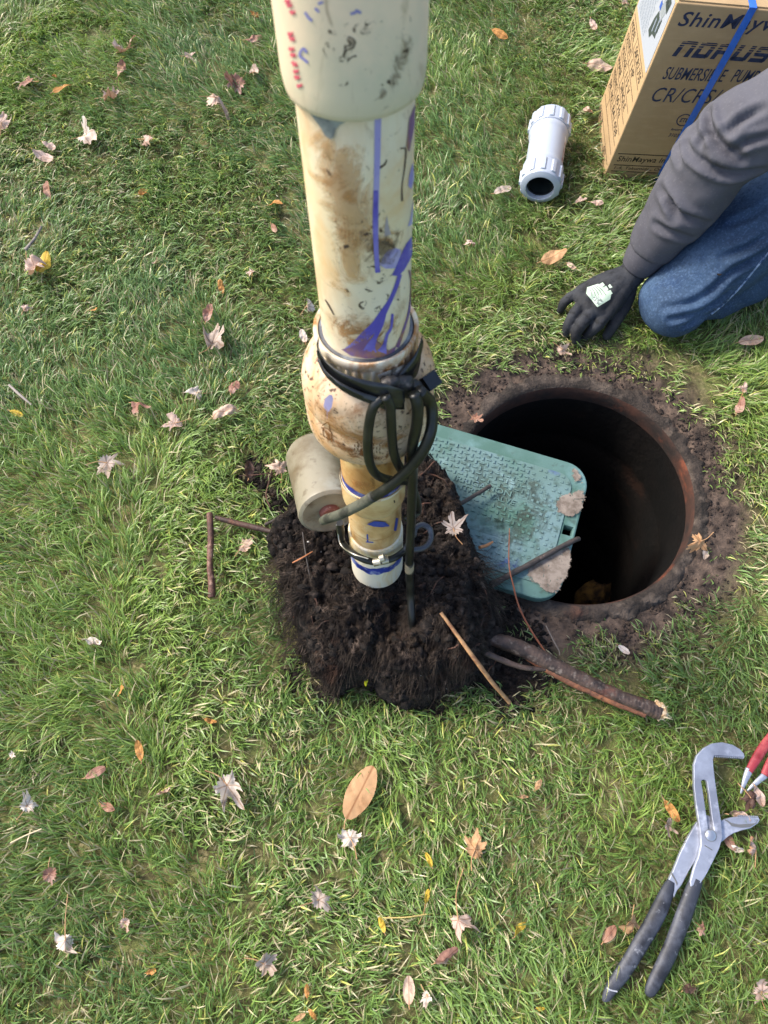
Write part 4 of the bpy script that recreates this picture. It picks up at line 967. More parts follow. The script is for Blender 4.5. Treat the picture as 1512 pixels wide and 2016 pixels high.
# ================================================================== WHITE COUPLING
M_white = mat('white_pvc', 'aab1bd', .28, [('adb6c4', 4, .4, .65), ('b9b4a6', 25, .66, .78, 6, (1, 1, 1), 0, .5)], spec=.5)
def build_coupling():
    a = G(1063, 371, .052); b = G(1085, 236, .052); L = np.linalg.norm(b - a); z = (b - a) / L; x = np.cross(z, [0, 0, 1]); x /= np.linalg.norm(x); y = np.cross(x, z)
    T = thing('compression_coupling', (a + b) / 2 * [1, 1, 0], 'white plastic compression coupling lying in the grass left of the carton', 'pipe coupling')
    def rev(name, prof, m, ribs=None, n=120, cap=False):
        V, F = [], []
        for (s, r) in prof:
            for k in range(n):
                th = 2 * math.pi * k / n; rr = r
                if ribs and ribs[0] <= s <= ribs[1] and (k % (n // ribs[2])) < ribs[4]: rr = r + ribs[3]
                V.append(a + z * s + (rr * math.cos(th)) * x + (rr * math.sin(th)) * y)
        for i in range(len(prof) - 1):
            for k in range(n): F.append([i * n + k, i * n + (k + 1) % n, (i + 1) * n + (k + 1) % n, (i + 1) * n + k])
        if cap: F.append([(len(prof) - 1) * n + k for k in range(n)])
        mesh(name, V, F, m, T, sharp=35)
    ri = .033
    for s0, sg in ((0, 1), (L, -1)):
        nut = [(.06, ri), (.0, ri), (-.001, ri + .001), (0, ri + .006), (.004, .0465), (.010, .0485), (.0105, .0485), (.046, .0495), (.0465, .0495), (.049, .0485), (.05, .044)]
        pr = [(s0 + sg * s, r) for s, r in nut]; rb = sorted([s0 + sg * .0103, s0 + sg * .0462])
        rev('compression_nut', pr, M_white, ribs=(rb[0], rb[1], 12, .0032, 4))
    rev('body', [(.046, .044), (.05, .047), (.056, .0485), (.062, .0485), (.066, .0465), (.075, .0445), (L - .075, .0445), (L - .066, .0465), (L - .062, .0485), (L - .056, .0485), (L - .05, .047), (L - .046, .044)], M_white)
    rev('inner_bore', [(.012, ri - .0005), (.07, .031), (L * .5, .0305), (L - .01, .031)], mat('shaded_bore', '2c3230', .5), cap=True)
    rev('seal_ring', [(.012, ri), (.012, .0295), (.018, .0295), (.018, ri)], mat('black_seal', '17191b', .5))
    V = []; 
    th0 = 1.15
    for (nm, s0, s1, a0, a1, m) in [('printed_label', .072, L - .072, .15, .55, mat('red_grey_print', 'b8a8a4', .6, [('a4504a', 60, .58, .63), ('e0e0e4', 30, .5, .6)]))]:
        V, F = [], []
        for i in range(5):
            for j in range(9):
                th = a0 + (a1 - a0) * i / 4; s = s0 + (s1 - s0) * j / 8; V.append(a + z * s + .0449 * (math.cos(th) * x + math.sin(th) * y))
        for i in range(4):
            for j in range(8): F.append([i * 9 + j, i * 9 + j + 1, (i + 1) * 9 + j + 1, (i + 1) * 9 + j])
        mesh(nm, V, F, m, T)
build_coupling()

# ================================================================== CARTON
def build_carton():
    w, d, h = .33, .232, .437
    yaw = rad(-2.5); lean = rad(3.2)
    Rm = np.array(Matrix.Rotation(yaw, 3, 'Z') @ Matrix.Rotation(lean, 3, 'Y'))
    O = G(1187, 353); ex, ey, ez = Rm[:, 0], Rm[:, 1], Rm[:, 2]
    ex = Rm @ np.array([1, 0, 0]); ey = Rm @ np.array([0, 1, 0]); ez = Rm @ np.array([0, 0, 1])
    T = thing('carton', O, 'tall brown cardboard pump carton with dark print standing behind the kneeling person', 'cardboard box')
    def toW(P): P = np.asarray(P, float).reshape(-1, 3); return O + P @ np.array([ex, ey, ez])
    M = mat('cardboard', 'b39872', .8, [('a98d68', 4, .4, .6), ('bca07a', 90, .5, .65, 3, (.25, .25, 1), 0, .35), ('8a6c46', 18, .66, .8)], bump=(50, .15, .002), spec=.25)
    # body: bevelled box
    bm = bmesh.new(); bmesh.ops.create_cube(bm, size=1)
    for v in bm.verts: v.co = Vector(((v.co.x + .5) * w, (v.co.y + .5) * d, (v.co.z + .5) * h))
    bmesh.ops.bevel(bm, geom=list(bm.edges), offset=.0035, segments=3, affect='EDGES', profile=.6)
    bm.verts.index_update(); V = [v.co[:] for v in bm.verts]; F = [[v.index for v in f.verts] for f in bm.faces]; bm.free()
    mesh('carton_body', toW(V), F, M, T)
    for y0, y1 in ((.004, d / 2 - .001), (d / 2 + .001, d - .004)):
        V, F = box((.004, y0, h), (w - .004, y1, h + .003)); mesh('top_flap', toW(V), F, M, T)
    M_ink_ = mat('navy_ink', '2b3350', .7, [('4a5068', 60, .55, .68)])
    M_blk = mat('black_ink', '2a241e', .7, [('4a4034', 80, .55, .68)])
    def fpix(u, v):                # pixel -> (a, b) on the front face
        dd = W(u, v, 1.) - CAMP; s = (O - CAMP).dot(ey) / dd.dot(ey); p = CAMP + dd * s - O; return p.dot(ex), p.dot(ez)
    def lpix(u, v):
        dd = W(u, v, 1.) - CAMP; s = (O - CAMP).dot(ex) / dd.dot(ex); p = CAMP + dd * s - O; return d - p.dot(ey), p.dot(ez)   # a from the back edge
    def front(a, b, e=.0006): return np.column_stack([a, 0 * a - e, b])
    def left(a, b, e=.0006): return np.column_stack([0 * a - e, d - a, b])
    def put(txt, L, R, cap, face, m, bold=0, shear=0, name='lettering', space=1.0):
        pf, mk = (fpix, front) if face == 'f' else (lpix, left)
        a0, b0 = pf(*L); a1, b1 = pf(*R)
        V, F = text2d(txt, bold, shear, space=space); V = V[:, :2]; wd = V[:, 0].max(); ln = math.hypot(a1 - a0, b1 - b0); sx = ln / wd; sy = cap / .7
        c, s = (a1 - a0) / ln, (b1 - b0) / ln
        A_ = a0 + V[:, 0] * sx * c - V[:, 1] * sy * s; B_ = b0 + V[:, 0] * sx * s + V[:, 1] * sy * c
        mesh(name, toW(mk(A_, B_)), F, m, T, flat=True)
    def bar(p0, p1, wd, face, m, name='rule_line'):
        mk = front if face == 'f' else left
        p0, p1 = np.array(p0), np.array(p1); t = (p1 - p0) / np.linalg.norm(p1 - p0); n_ = np.array([-t[1], t[0]]) * wd / 2
        q = np.array([p0 - n_, p1 - n_, p1 + n_, p0 + n_]); P3 = mk(q[:, 0], q[:, 1], .0005); mesh(name, toW(P3), [[0, 1, 2, 3]], m, T, flat=True)
    def fl(u0, v0, u1, v1, wd, m=M_blk): bar(fpix(u0, v0), fpix(u1, v1), wd, 'f', m)
    h1 = abs(fpix(1340, 24)[1] - fpix(1333, 53)[1])
    put('ShinMaywa', (1331, 50), (1548, 62), h1 * .98, 'f', M_ink_, .012, .22, space=1.08)
    put('SUBMERSIBLE', (1302, 155), (1424, 161), .0285, 'f', M_ink_, .004, .25); put('PUMP', (1436, 160), (1486, 163), .0285, 'f', M_ink_, .004, .25)
    put('CR/CRS/CRC', (1276, 199), (1482, 207), .035, 'f', M_ink_, .0, .25, space=1.05)
    # NORUS built of wide round strokes, the upper half cut by stripes
    def norus():
        a0, b0 = fpix(1322, 110); a1, b1 = fpix(1508, 124); Wd = a1 - a0; Hh = .034; sl = .3
        lw = .0095; cw = Wd / 5 * .84; st_ = Wd / 5; VV, FF, k = [], [], 0
        def rect(x0, y0, x1, y1, i):
            nonlocal k
            y0_, y1_ = max(y0, 0), min(y1, Hh)
            segs = [(y0_, y1_)]
            cuts = [(Hh * .60, Hh * .655), (Hh * .745, Hh * .81), (Hh * .885, Hh * .93)]
            for c0, c1 in cuts:
                ns = []
                for s0, s1 in segs:
                    if s1 <= c0 or s0 >= c1: ns.append((s0, s1))
                    else:
                        if s0 < c0: ns.append((s0, c0))
                        if s1 > c1: ns.append((c1, s1))
                segs = ns
            for s0, s1 in segs:
                for x, y in ((x0, s0), (x1, s0), (x1, s1), (x0, s1)):
                    X = i * st_ + x + y * sl; VV.append((a0 + X, b0 + y + (b1 - b0) * X / Wd))
                FF.append([k, k + 1, k + 2, k + 3]); k += 4
        t = Hh * .26
        for i, ch in enumerate('norus'):
            if ch in 'nor':
                rect(.0, 0, lw, Hh * .96, i); rect(lw, Hh - t, cw - .003, Hh, i); 
            if ch in 'n': rect(cw - lw, 0, cw, Hh * .96, i)
            if ch == 'o': rect(cw - lw, .002, cw, Hh * .96, i); rect(lw * .6, 0, cw - .003, t, i)
            if ch == 'r': rect(cw - lw, Hh * .5, cw, Hh * .96, i); rect(lw, Hh * .34, cw - .002, Hh * .34 + t * .9, i); rect(cw - lw, 0, cw, Hh * .34, i)
            if ch == 'u': rect(0, .002, lw, Hh, i); rect(cw - lw, .002, cw, Hh, i); rect(.003, 0, cw - .003, t, i)
            if ch == 's': rect(.002, Hh - t, cw, Hh, i); rect(0, Hh * .5, lw, Hh * .96, i); rect(.002, Hh * .38, cw - .002, Hh * .38 + t, i); rect(cw - lw, .002, cw, Hh * .5, i); rect(0, 0, cw - .002, t, i)
        VV = np.array(VV); P3 = front(VV[:, 0], VV[:, 1]); mesh('lettering', toW(P3), FF, M_ink_, T, flat=True)
    norus()
    # certification mark
    ca, cb = fpix(1346, 236); 
    for r0, r1 in ((.0135, .0158),):
        V, F = [], []
        for k in range(40):
            a = k * 2 * math.pi / 40; V += [(ca + r0 * math.cos(a), cb + r0 * math.sin(a)), (ca + r1 * math.cos(a), cb + r1 * math.sin(a))]
        for k in range(40): j = (k + 1) % 40; F.append([2 * k, 2 * k + 1, 2 * j + 1, 2 * j])
        V = np.array(V); mesh('certification_ring', toW(front(V[:, 0], V[:, 1])), F, M_ink_, T, flat=True)
    def plain(txt, a, b, wd, cap, face, m, bold=0, shear=0, rot=0):
        V, F = text2d(txt, bold, shear); V = V[:, :2]; sx = wd / V[:, 0].max(); sy = cap / .7; x, y = V[:, 0] * sx, V[:, 1] * sy
        c, s = math.cos(rot), math.sin(rot); mk = front if face == 'f' else left
        mesh('lettering', toW(mk(a + x * c - y * s, b + x * s + y * c)), F, m, T, flat=True)
    plain('ETL', ca - .0085, cb - .0052, .018, .010, 'f', M_ink_, .02, .15); 
    a, b = fpix(1320, 256); plain('Intertek', a, b, .038, .006, 'f', M_ink_, .01, .15)
    a, b = fpix(1314, 268); plain('3103852', a, b, .044, .009, 'f', M_ink_, .0, .2)
    # maker's block at the foot
    fl(1217, 302, 1320, 307, .0022); fl(1208, 324, 1312, 329, .0022); fl(1203, 336, 1306, 341, .0022)
    put('ShinMaywa Industries, Ltd.', (1213, 317), (1400, 324), .0155, 'f', M_blk, .004, .2, space=1.05)
    put('1-4, Takumidai, Ono, Hyogo, Japan', (1206, 332), (1380, 340), .0085, 'f', M_blk, .0, .15)
    # side table: rows of model data
    zt, zb = .272, .02; cols = [.012, .092, d - .014]
    rows = np.linspace(zt - .006, .088, 7)
    names = [('MODEL', '50CR2.75S'), ('OUTPUT', '1 HP'), ('VOLTAGE', '115 V'), ('PHASE', 'SINGLE'), ('FREQUENCY', '60 Hz'), ('SER. NO.', 'BA1-058')]
    for i, z in enumerate(rows): bar((cols[0], z), (cols[2], z), .0016, 'l', M_blk)
    for i in range(6):
        n0, n1 = names[i]; z = rows[i + 1] + .006
        plain(n0, cols[0] + .004, z, min(.07, .0115 * len(n0)), .016, 'l', M_blk, .0); plain(n1, cols[1] + .012, z, min(.105, .0135 * len(n1)), .017, 'l', M_blk, .0)
    bar((cols[1], rows[0]), (cols[1], rows[-1]), .0014, 'l', M_blk)
    for z in (.062, .034, .014): bar((cols[0], z), (cols[2], z), .0016, 'l', M_blk)
    bar((.06, .062), (.06, .088), .0014, 'l', M_blk)
    plain('VALUE', .012, .018, .06, .013, 'l', M_blk, .01); plain('QTY', .15, .018, .03, .013, 'l', M_blk, .01)
    # white sheet glued on the side
    M_sheet = mat('white_sheet', 'a4a9b2', .5); M_g = mat('grey_fine_print', '7d8794', .7); M_pump = mat('dark_pump_picture', '3a4440', .6); M_blue_ = mat('blue_picture', '3a5aa8', .6)
    V, F = box((-.0009, .007, .282), (0.0, d - .010, h - .006)); V = V.copy(); mesh('label_sheet', toW(V), F, M_sheet, T, flat=True)
    def quad(a0, b0, a1, b1, m, nm, e=.0013): q = np.array([[a0, b0], [a1, b0], [a1, b1], [a0, b1]]); mesh(nm, toW(left(q[:, 0], q[:, 1], e)), [[0, 1, 2, 3]], m, T, flat=True)
    VV = []; 
    for i in range(15):
        z = .292 + i * .0068
        x = .03
        while x < (.125 if i < 14 else .16):
            l = rng.uniform(.004, .014); VV.append((x, z, x + l, z + .0022)); x += l + .003
    V = []; F = []
    for (a0, b0, a1, b1) in VV: k = len(V); V += [(a0, b0), (a1, b0), (a1, b1), (a0, b1)]; F.append([k, k + 1, k + 2, k + 3])
    V = np.array(V); o = mesh('fine_print', toW(left(V[:, 0], V[:, 1], .0013)), F, M_g, T, flat=True)
    for poly, m in [([(.140, .318), (.160, .315), (.170, .330), (.196, .338), (.188, .366), (.160, .372), (.148, .350)], M_pump), ([(.165, .375), (.190, .372), (.205, .41), (.17, .415)], mat('grey_pump_picture', '8a9094', .6)),
                    ([(.150, .374), (.163, .374), (.163, .388), (.150, .388)], M_blue_), ([(.178, .40), (.205, .395), (.21, .42), (.18, .424)], M_pump)]:
        q = np.array(poly); mesh('pump_picture', toW(left(q[:, 0], q[:, 1], .0014)), [list(range(len(q)))], m, T, flat=True)
    for i in range(5): quad(.150 + i * .010, .325 + i * .006, .156 + i * .010, .352 + i * .006, M_g if i % 2 else M_pump, 'pump_picture', .0016)
    # blue strap round the carton
    M_strap = mat('blue_strap', '3c78dc', .35, [('3068c8', 12, .45, .6)], spec=.6)
    s0, s1 = fpix(1292, 358)[0], fpix(1488, 4)[0]; sw = .0075; e = .0022
    def P(x, y, z): return [x, y, z]
    loopc = [(s0, -e, .002), (s1, -e, h + .004), (s1, d + e, h + .004), (s0, d + e, .002)]
    V, F = [], []
    for (x, y, z) in loopc: V += [(x - sw, y, z), (x + sw, y, z)]
    for i in range(4): j = (i + 1) % 4; F.append([2 * i, 2 * i + 1, 2 * j + 1, 2 * j])
    o = mesh('packing_strap', toW(V), F, M_strap, T, flat=True); md = o.modifiers.new('s', 'SOLIDIFY'); md.thickness = .0009; md.offset = 0
    V, F = box((-.0006, .002, .0), (.0, .0035, h)); 
build_carton()

# ================================================================== PLIERS
M_steel = mat('brushed_steel', 'a9aebb', .42, [('8b8f9c', 12, .45, .62), ('c9ccd6', 30, .55, .7), ('6a6a70', 60, .66, .76)], metal=.55, bump=(120, .15, .001))
M_grip = mat('dark_blue_grip', '30333c', .55, [('4c4f59', 12, .45, .6), ('1c1d24', 30, .5, .65), ('85878e', 60, .62, .72)], bump=(70, .25, .002))
M_edge = mat('steel_bevel', '8f8c86', .35, metal=.7)
def cropxy(L): return [(1150 + a / 3.44, 1430 + b / 3.44) for a, b in L]
def groundplate(px, z, thick, bevel, name, m, parent, holes=(), smooth=1):
    P = [tuple(G(u, v, z)[:2]) for u, v in px]
    if smooth > 1:
        Q = catmull(np.array(P + P[:1] + P[1:2]), smooth)[: -smooth]; P = [tuple(q[:2]) for q in Q][:-1]
    hs = [[tuple(G(u, v, z)[:2]) for u, v in h] for h in holes]
    V, F = plate(P, hs, thick, bevel); V[:, 2] += z; return mesh(name, V, F, m, parent, sharp=35)
def sweep_grip(px, w, z, name, m, parent, hz=.010):
    P = [G(u, v, zz) for (u, v), zz in zip(px, z)]; V, F = tube(P, [x / 2 for x in w], 20, 8)
    c = V.reshape(-1, 20, 3).mean(1); C = np.repeat(c, 20, 0); V = V.copy(); r0 = np.maximum(np.abs(V[:, 2] - C[:, 2]).max(), 1e-6)
    V[:, 2] = C[:, 2] + (V[:, 2] - C[:, 2]) * .62; return mesh(name, V, F, m, parent, sharp=None)
def teeth(p0, p1, n, dep, z, th, side, parent, skip=0):
    p0, p1 = np.array(p0, float), np.array(p1, float); t = (p1 - p0) / n; L = np.linalg.norm(p1 - p0); nn_ = np.array([-(p1 - p0)[1], (p1 - p0)[0]]) / L * side; parts = []
    for k in range(n):
        tri = [p0 + t * k, p0 + t * (k + .5) + nn_ * dep, p0 + t * (k + 1)]
        W3 = [G(q[0], q[1], z) for q in tri]; V = np.array([w + [0, 0, th / 2] for w in W3] + [w - [0, 0, th / 2] for w in W3]); parts.append((V, [[0, 1, 2], [5, 4, 3], [0, 3, 4, 1], [1, 4, 5, 2], [2, 5, 3, 0]]))
    V, F = join(parts); mesh('jaw_teeth', V, F, M_steel, parent, flat=True)
def build_pliers():
    T = thing('tongue_and_groove_pliers', G(1360, 1700), 'large steel pliers with dark blue grips lying open on the lawn', 'pliers')
    zA, zB = .046, .037
    A_ = cropxy([(1082, 210), (1076, 185), (1050, 155), (1000, 125), (930, 108), (860, 116), (800, 150), (755, 200), (736, 260), (737, 400), (750, 520), (768, 640), (782, 735), (786, 800), (768, 880), (737, 960), (712, 1050), (716, 1085), (782, 1062), (805, 1030), (832, 985), (872, 905), (910, 825), (932, 750), (922, 640), (906, 540), (886, 400), (870, 275), (868, 225), (876, 199), (900, 198), (980, 205)])
    slot = [(787 + 0, 372), (793, 366), (803, 362), (818, 366), (826, 378), (840, 470), (855, 590), (872, 700), (876, 735), (862, 748), (846, 744), (840, 730), (822, 600), (805, 480)]
    groundplate(A_, zA, .008, .0012, 'upper_jaw', M_steel, T, holes=[cropxy(slot)])
    teeth(*cropxy([(878, 199), (1078, 211)]), 14, 3.4, zA, .0074, 1, T)
    B_ = cropxy([(915, 640), (945, 628), (990, 616), (1040, 610), (1176, 618), (1183, 634), (1172, 656), (1122, 690), (1060, 705), (1010, 722), (970, 745), (935, 775), (900, 800), (850, 830), (800, 850), (752, 905), (700, 985), (655, 1075), (625, 1110), (603, 1160), (585, 1090), (562, 1048), (598, 972), (640, 865), (700, 745), (757, 648), (830, 600)])
    groundplate(B_, zB, .008, .0012, 'lower_jaw', M_steel, T)
    teeth(*cropxy([(1040, 610), (1174, 617)]), 10, 3.2, zB, .0074, -1, T)
    groundplate(cropxy([(975, 650), (1000, 676), (1060, 686), (1120, 684), (1168, 655), (1120, 660), (1050, 664), (1000, 655), (965, 632), (945, 630)]), zB + .0042, .0012, .0003, 'jaw_bevel', M_edge, T)
    groundplate(cropxy([(590, 985), (602, 1000), (634, 1062), (628, 1080), (612, 1040), (592, 1010)]), zB + .0042, .0012, .0003, 'shank_bevel', M_edge, T)
    c = G(*cropxy([(857, 738)])[0], zA + .004); V, F = ellipsoid(c, (.0093, .0093, .0038), n=28, m=10); mesh('rivet', V, F, mat('rivet_steel', 'b9bcc4', .3, metal=.8), T)
    V, F = tube([c - [0, 0, .012], c + [0, 0, .0005]], .0098, 24, 1); mesh('rivet_collar', V, F, M_edge, T)
    V, F = tube([G(*cropxy([(815, 805)])[0], zA + .0043), G(*cropxy([(868, 838)])[0], zA + .0043)], .0008, 5, 1); mesh('stamped_mark', V, F, M_edge, T)
    gA = cropxy([(762, 1035), (735, 1110), (700, 1210), (660, 1320), (610, 1450), (555, 1580), (500, 1690), (450, 1790), (438, 1825)])
    sweep_grip(gA, [.021, .024, .0255, .026, .0255, .025, .0235, .019, .011], [.044, .043, .042, .040, .036, .032, .029, .026, .024], 'grip', M_grip, T)
    gB = cropxy([(590, 1050), (566, 1110), (520, 1220), (465, 1330), (400, 1440), (330, 1560), (260, 1670), (190, 1765), (150, 1840), (146, 1856)])
    sweep_grip(gB, [.014, .021, .026, .0265, .026, .025, .024, .021, .014, .009], [.038, .038, .038, .037, .035, .032, .029, .027, .025, .024], 'grip', M_grip, T)
    P = [G(*q, .034) for q in cropxy([(148, 1765), (175, 1782), (218, 1792)])]; V, F = tube(P, .0012, 6, 4); V[:, 2] += .005; mesh('worn_ring', V, F, mat('pale_wear', 'a8aab2', .6), T)
build_pliers()
def build_red():
    T = thing('red_handled_pliers', G(1500, 1520), 'small tool with worn red grips at the right edge above the large pliers', 'hand tool')
    M = mat('worn_red_grip', '94303a', .55, [('b0504e', 20, .45, .62), ('7a1e22', 30, .52, .66), ('c9a49c', 80, .66, .76)], bump=(80, .25, .002))
    for px, w, z, nm, m in [([(1115, 305), (1160, 230), (1210, 150), (1270, 70), (1350, -40)], [.013, .0165, .0175, .017, .016], [.035, .036, .036, .036, .036], 'grip', M),
                            ([(1062, 455), (1072, 420), (1095, 350), (1120, 290)], [.003, .006, .011, .014], [.028, .03, .034, .035], 'shank', M_steel),
                            ([(1220, 330), (1260, 250), (1320, 150)], [.013, .016, .016], [.032, .034, .034], 'grip', M),
                            ([(1105, 438), (1150, 395), (1225, 330)], [.003, .008, .012], [.026, .03, .032], 'shank', M_steel)]:
        sweep_grip(cropxy(px), w, z, nm, m, T)
build_red()

# ================================================================== PERSON
def groove(V, F, N, lines, depth, rr):
    bv = BVHTree.FromPolygons([tuple(p) for p in V], F); V0 = V.copy(); D = np.zeros(len(V))
    for ln in lines:
        dp = ln[1]; P = catmull(np.array(ln[0], float), 10); Q = []
        for u, v in P:
            d = W(u, v, 1.) - CAMP; d /= np.linalg.norm(d); h = bv.ray_cast(Vector(CAMP), Vector(d))
            if h[0] is not None: Q.append(h[0][:])
        if len(Q) < 3: continue
        Q = np.array(Q); m = np.linalg.norm(V0 - Q.mean(0), axis=1) < .25; idx = np.where(m)[0]
        dd = np.linalg.norm(V0[idx][:, None] - Q[None], axis=2); j = dd.argmin(1); dd = dd.min(1)
        tp = np.sin(np.clip(j / len(Q) * .9 + .08, 0, 1) * math.pi) ** .6
        D[idx] += tp * depth * dp * (-np.exp(-(dd / rr) ** 2) + .75 * np.exp(-((dd - 2.0 * rr) / (1.1 * rr)) ** 2))
    return V + N * D[:, None]
def build_person():
    pk = G(1333, 598); T = thing('person', (1.0, 1.2, 0), 'person kneeling on the lawn in grey sweatshirt, blue jeans and black glove', 'person')
    wr = G(1245, 537, .085); el = W(1430, 292, 1.40); sh = np.array([.90, 1.19, .60]); shL = np.array([1.22, .96, .62])
    chest = np.array([1.08, 1.10, .56]); pel = np.array([1.13, 1.32, .36]); kn = G(1332, 588, .085); hipR = np.array([1.03, 1.34, .34]); hipL = np.array([1.22, 1.26, .34])
    knL = np.array([1.04, .84, .42]); anL = np.array([1.08, .84, .10]); anR = np.array([1.12, 1.46, .07]); neck = np.array([1.05, .98, .72]); head = np.array([1.01, .90, .84])
    elL = np.array([1.28, .78, .50]); wrL = np.array([1.10, .80, .50])
    # body: one continuous skin under the clothes
    S = []
    S.append(tube([pel, (pel + chest) / 2, chest, (chest + neck) / 2 + [0, 0, .03], neck, head], [.12, .125, .13, .09, .055, .05], 20, 5))
    S.append(tube([chest, sh, el, wr + (el - wr) * .25, wr, wr + (wr - el) * .12], [.07, .05, .038, .034, .027, .026], 16, 6)); S.append(tube([chest, shL, elL, wrL], [.07, .05, .038, .026], 16, 5))
    S.append(tube([pel, hipR, (hipR + kn) / 2, kn, (kn + anR) / 2 * [1, 1, 1], anR], [.11, .09, .07, .035, .035, .03], 16, 5)); S.append(tube([pel, hipL, (hipL + knL) / 2, knL, anL], [.11, .09, .075, .055, .035], 16, 5))
    S.append(ellipsoid(head + [0, 0, .02], (.078, .098, .115))); S.append(ellipsoid(head + [-.045, -.095, .0], (.014, .02, .02))); S.append(ellipsoid(head + [-.02, -.06, -.06], (.05, .045, .04)))
    S.append(ellipsoid(head + [.08, .0, .01], (.012, .025, .034))); S.append(ellipsoid(head + [-.078, .02, .01], (.012, .025, .034))); S.append(ellipsoid(wrL + [-.05, 0, .0], (.06, .04, .02)))
    V, F, N = remesh(join(S), .008, 3); mesh('body', V, F, mat('skin', 'c08a6a', .5, [('a86a50', 20, .5, .7)]), T, sharp=None)
    for ex_ in (-.028, .028):
        V, F = ellipsoid(head + [ex_ - .03, -.082 + ex_ * .3, .03], (.012, .012, .010)); mesh('eye', V, F, mat('eye_white', 'd8d4cc', .3), T)
    V, F, N = remesh(join([ellipsoid(head + [.012, .022, .055], (.088, .10, .092))]), .006, 1); V = V + N * (.006 * fbm(V[:, 0] * 60, V[:, 1] * 20, V[:, 2] * 60, 3, 3))[:, None]; mesh('hair', V, F, mat('brown_hair', '3a2a1c', .7), T)
    # sweatshirt
    axis = el - wr; fa = wr + axis * .20; cu = wr + axis * .045
    S = [tube([fa, wr + axis * .34, wr + axis * .55, wr + axis * .78, el + [0, 0, .0], el + (sh - el) * .35, el + (sh - el) * .7, sh, chest + [0, 0, .05]], [.049, .058, .066, .074, .082, .082, .086, .095, .13], 28, 6),
         tube([wrL + (elL - wrL) * .1, (wrL + elL) / 2, elL, (elL + shL) / 2, shL, chest + [0, 0, .05]], [.042, .06, .075, .08, .095, .13], 20, 5),
         tube([pel + [0, 0, -.03], pel + [0, 0, .04], (pel + chest) / 2, chest, (chest + neck) / 2], [.165, .175, .18, .18, .12], 24, 5), tube([neck + [.03, .05, -.04], neck + [.04, .06, .03]], [.09, .08], 16, 2)]
    V, F, N = remesh(join(S), .0055, 4)
    # folds: ridges running round the sleeve, stronger at the elbow
    a = (V - wr) @ (axis / np.linalg.norm(axis)); La = np.linalg.norm(axis)
    q = V - wr - np.outer(a, axis / np.linalg.norm(axis)); up = np.cross(axis / np.linalg.norm(axis), [0, 0, 1]); up /= np.linalg.norm(up); ph = np.arctan2(q @ up, q[:, 2])
    k1 = np.exp(-((a - La * .98) / .10) ** 2); k2 = np.exp(-((a - La * .42) / .10) ** 2)
    warp = 2.2 * fbm(V[:, 0] * 5, V[:, 1] * 5, V[:, 2] * 5, 12, 2)
    def ridge(x): s = np.abs(((x / math.pi) % 2) - 1); return 1 - s ** .8
    fold = .010 * k1 * (ridge(a / .022 + warp * 2 + ph * .8) - .5) + .006 * k2 * (ridge(a / .02 + ph * 1.2 + warp * 2) - .5)
    fold += .010 * fbm(V[:, 0] * 11, V[:, 1] * 7, V[:, 2] * 11, 5, 3) + .006 * (ridge(V[:, 0] * 22 + V[:, 2] * 30 + warp * 3) - .5) * (1 - k1) * .8
    fold *= np.clip((a - La * .17) / .05, 0, 1)
    V = V + N * fold[:, None]
    V = groove(V, F, N, [([(1394, 218), (1398, 248), (1420, 282), (1462, 310)], 1.3), ([(1352, 285), (1380, 316), (1432, 340), (1498, 334)], 1.2), ([(1345, 262), (1336, 290), (1340, 318)], .8), ([(1318, 400), (1345, 424), (1392, 440)], .9),
        ([(1500, 215), (1462, 235), (1430, 262)], .9), ([(1300, 372), (1322, 400), (1330, 430)], .7), ([(1400, 262), (1380, 285), (1390, 310)], .7), ([(1512, 270), (1470, 280), (1440, 300)], .8), ([(1290, 440), (1320, 456), (1362, 470)], .8)], .011, .0068)
    M_sw = mat('grey_sweatshirt', '4f4e55', .9, [('58585f', 3, .4, .6), ('47464c', 9, .5, .7), ('6a686c', 200, .58, .7, 2, (1, 1, 1), 0, .35)], bump=(380, .35, .0015), spec=.2)
    SW_ = mesh('sweatshirt', V, F, M_sw, T, sharp=None)
    V, F = tube([cu, wr + axis * .10, wr + axis * .17, wr + axis * .215, wr + axis * .235], [.0335, .0395, .0435, .045, .040], 96, 5, cap=False)
    n = 96; C = np.repeat(V.reshape(-1, n, 3).mean(1), n, 0); ph = np.tile(np.arange(n), len(V) // n); V = V + (V - C) * (.010 * np.where(ph % 2, 1, -1))[:, None] + (V - C) * (.05 * fbm(V[:, 0] * 25, V[:, 1] * 25, V[:, 2] * 25, 3, 2))[:, None]
    c_ = mesh('cuff', V, F, M_sw, SW_, sharp=None); md = c_.modifiers.new('s', 'SOLIDIFY'); md.thickness = .003; md.offset = -1
    # jeans
    mid = (kn + hipR) / 2
    S = [ellipsoid(kn + [.0, .0, -.008], (.078, .080, .076)), tube([kn + (kn - hipR) * .02 + [0, 0, -.008], kn + (hipR - kn) * .16 + [0, 0, .0], kn + (hipR - kn) * .4, kn + (hipR - kn) * .7, hipR, pel], [.072, .088, .100, .115, .13, .15], 28, 6),
         tube([kn + [.01, .01, -.012], kn + (anR - kn) * .3 + [.03, -.045, .0], kn + (anR - kn) * .6 + [.02, -.03, 0], anR], [.066, .074, .07, .055], 22, 6),
         tube([pel, hipL, (hipL + knL) / 2, knL, (knL + anL) / 2, anL + [0, 0, .03]], [.15, .13, .105, .08, .075, .06], 24, 5)]
    V, F, N = remesh(join(S), .0055, 5)
    ax = (hipR - kn); Lx = np.linalg.norm(ax); ax = ax / Lx; a = (V - kn) @ ax; q = V - kn - np.outer(a, ax); low = np.clip((-q[:, 2] + q[:, 0] * .5 - .0) / .08, 0, 1)
    warp = 1.6 * fbm(V[:, 0] * 6, V[:, 1] * 6, V[:, 2] * 6, 33, 2)
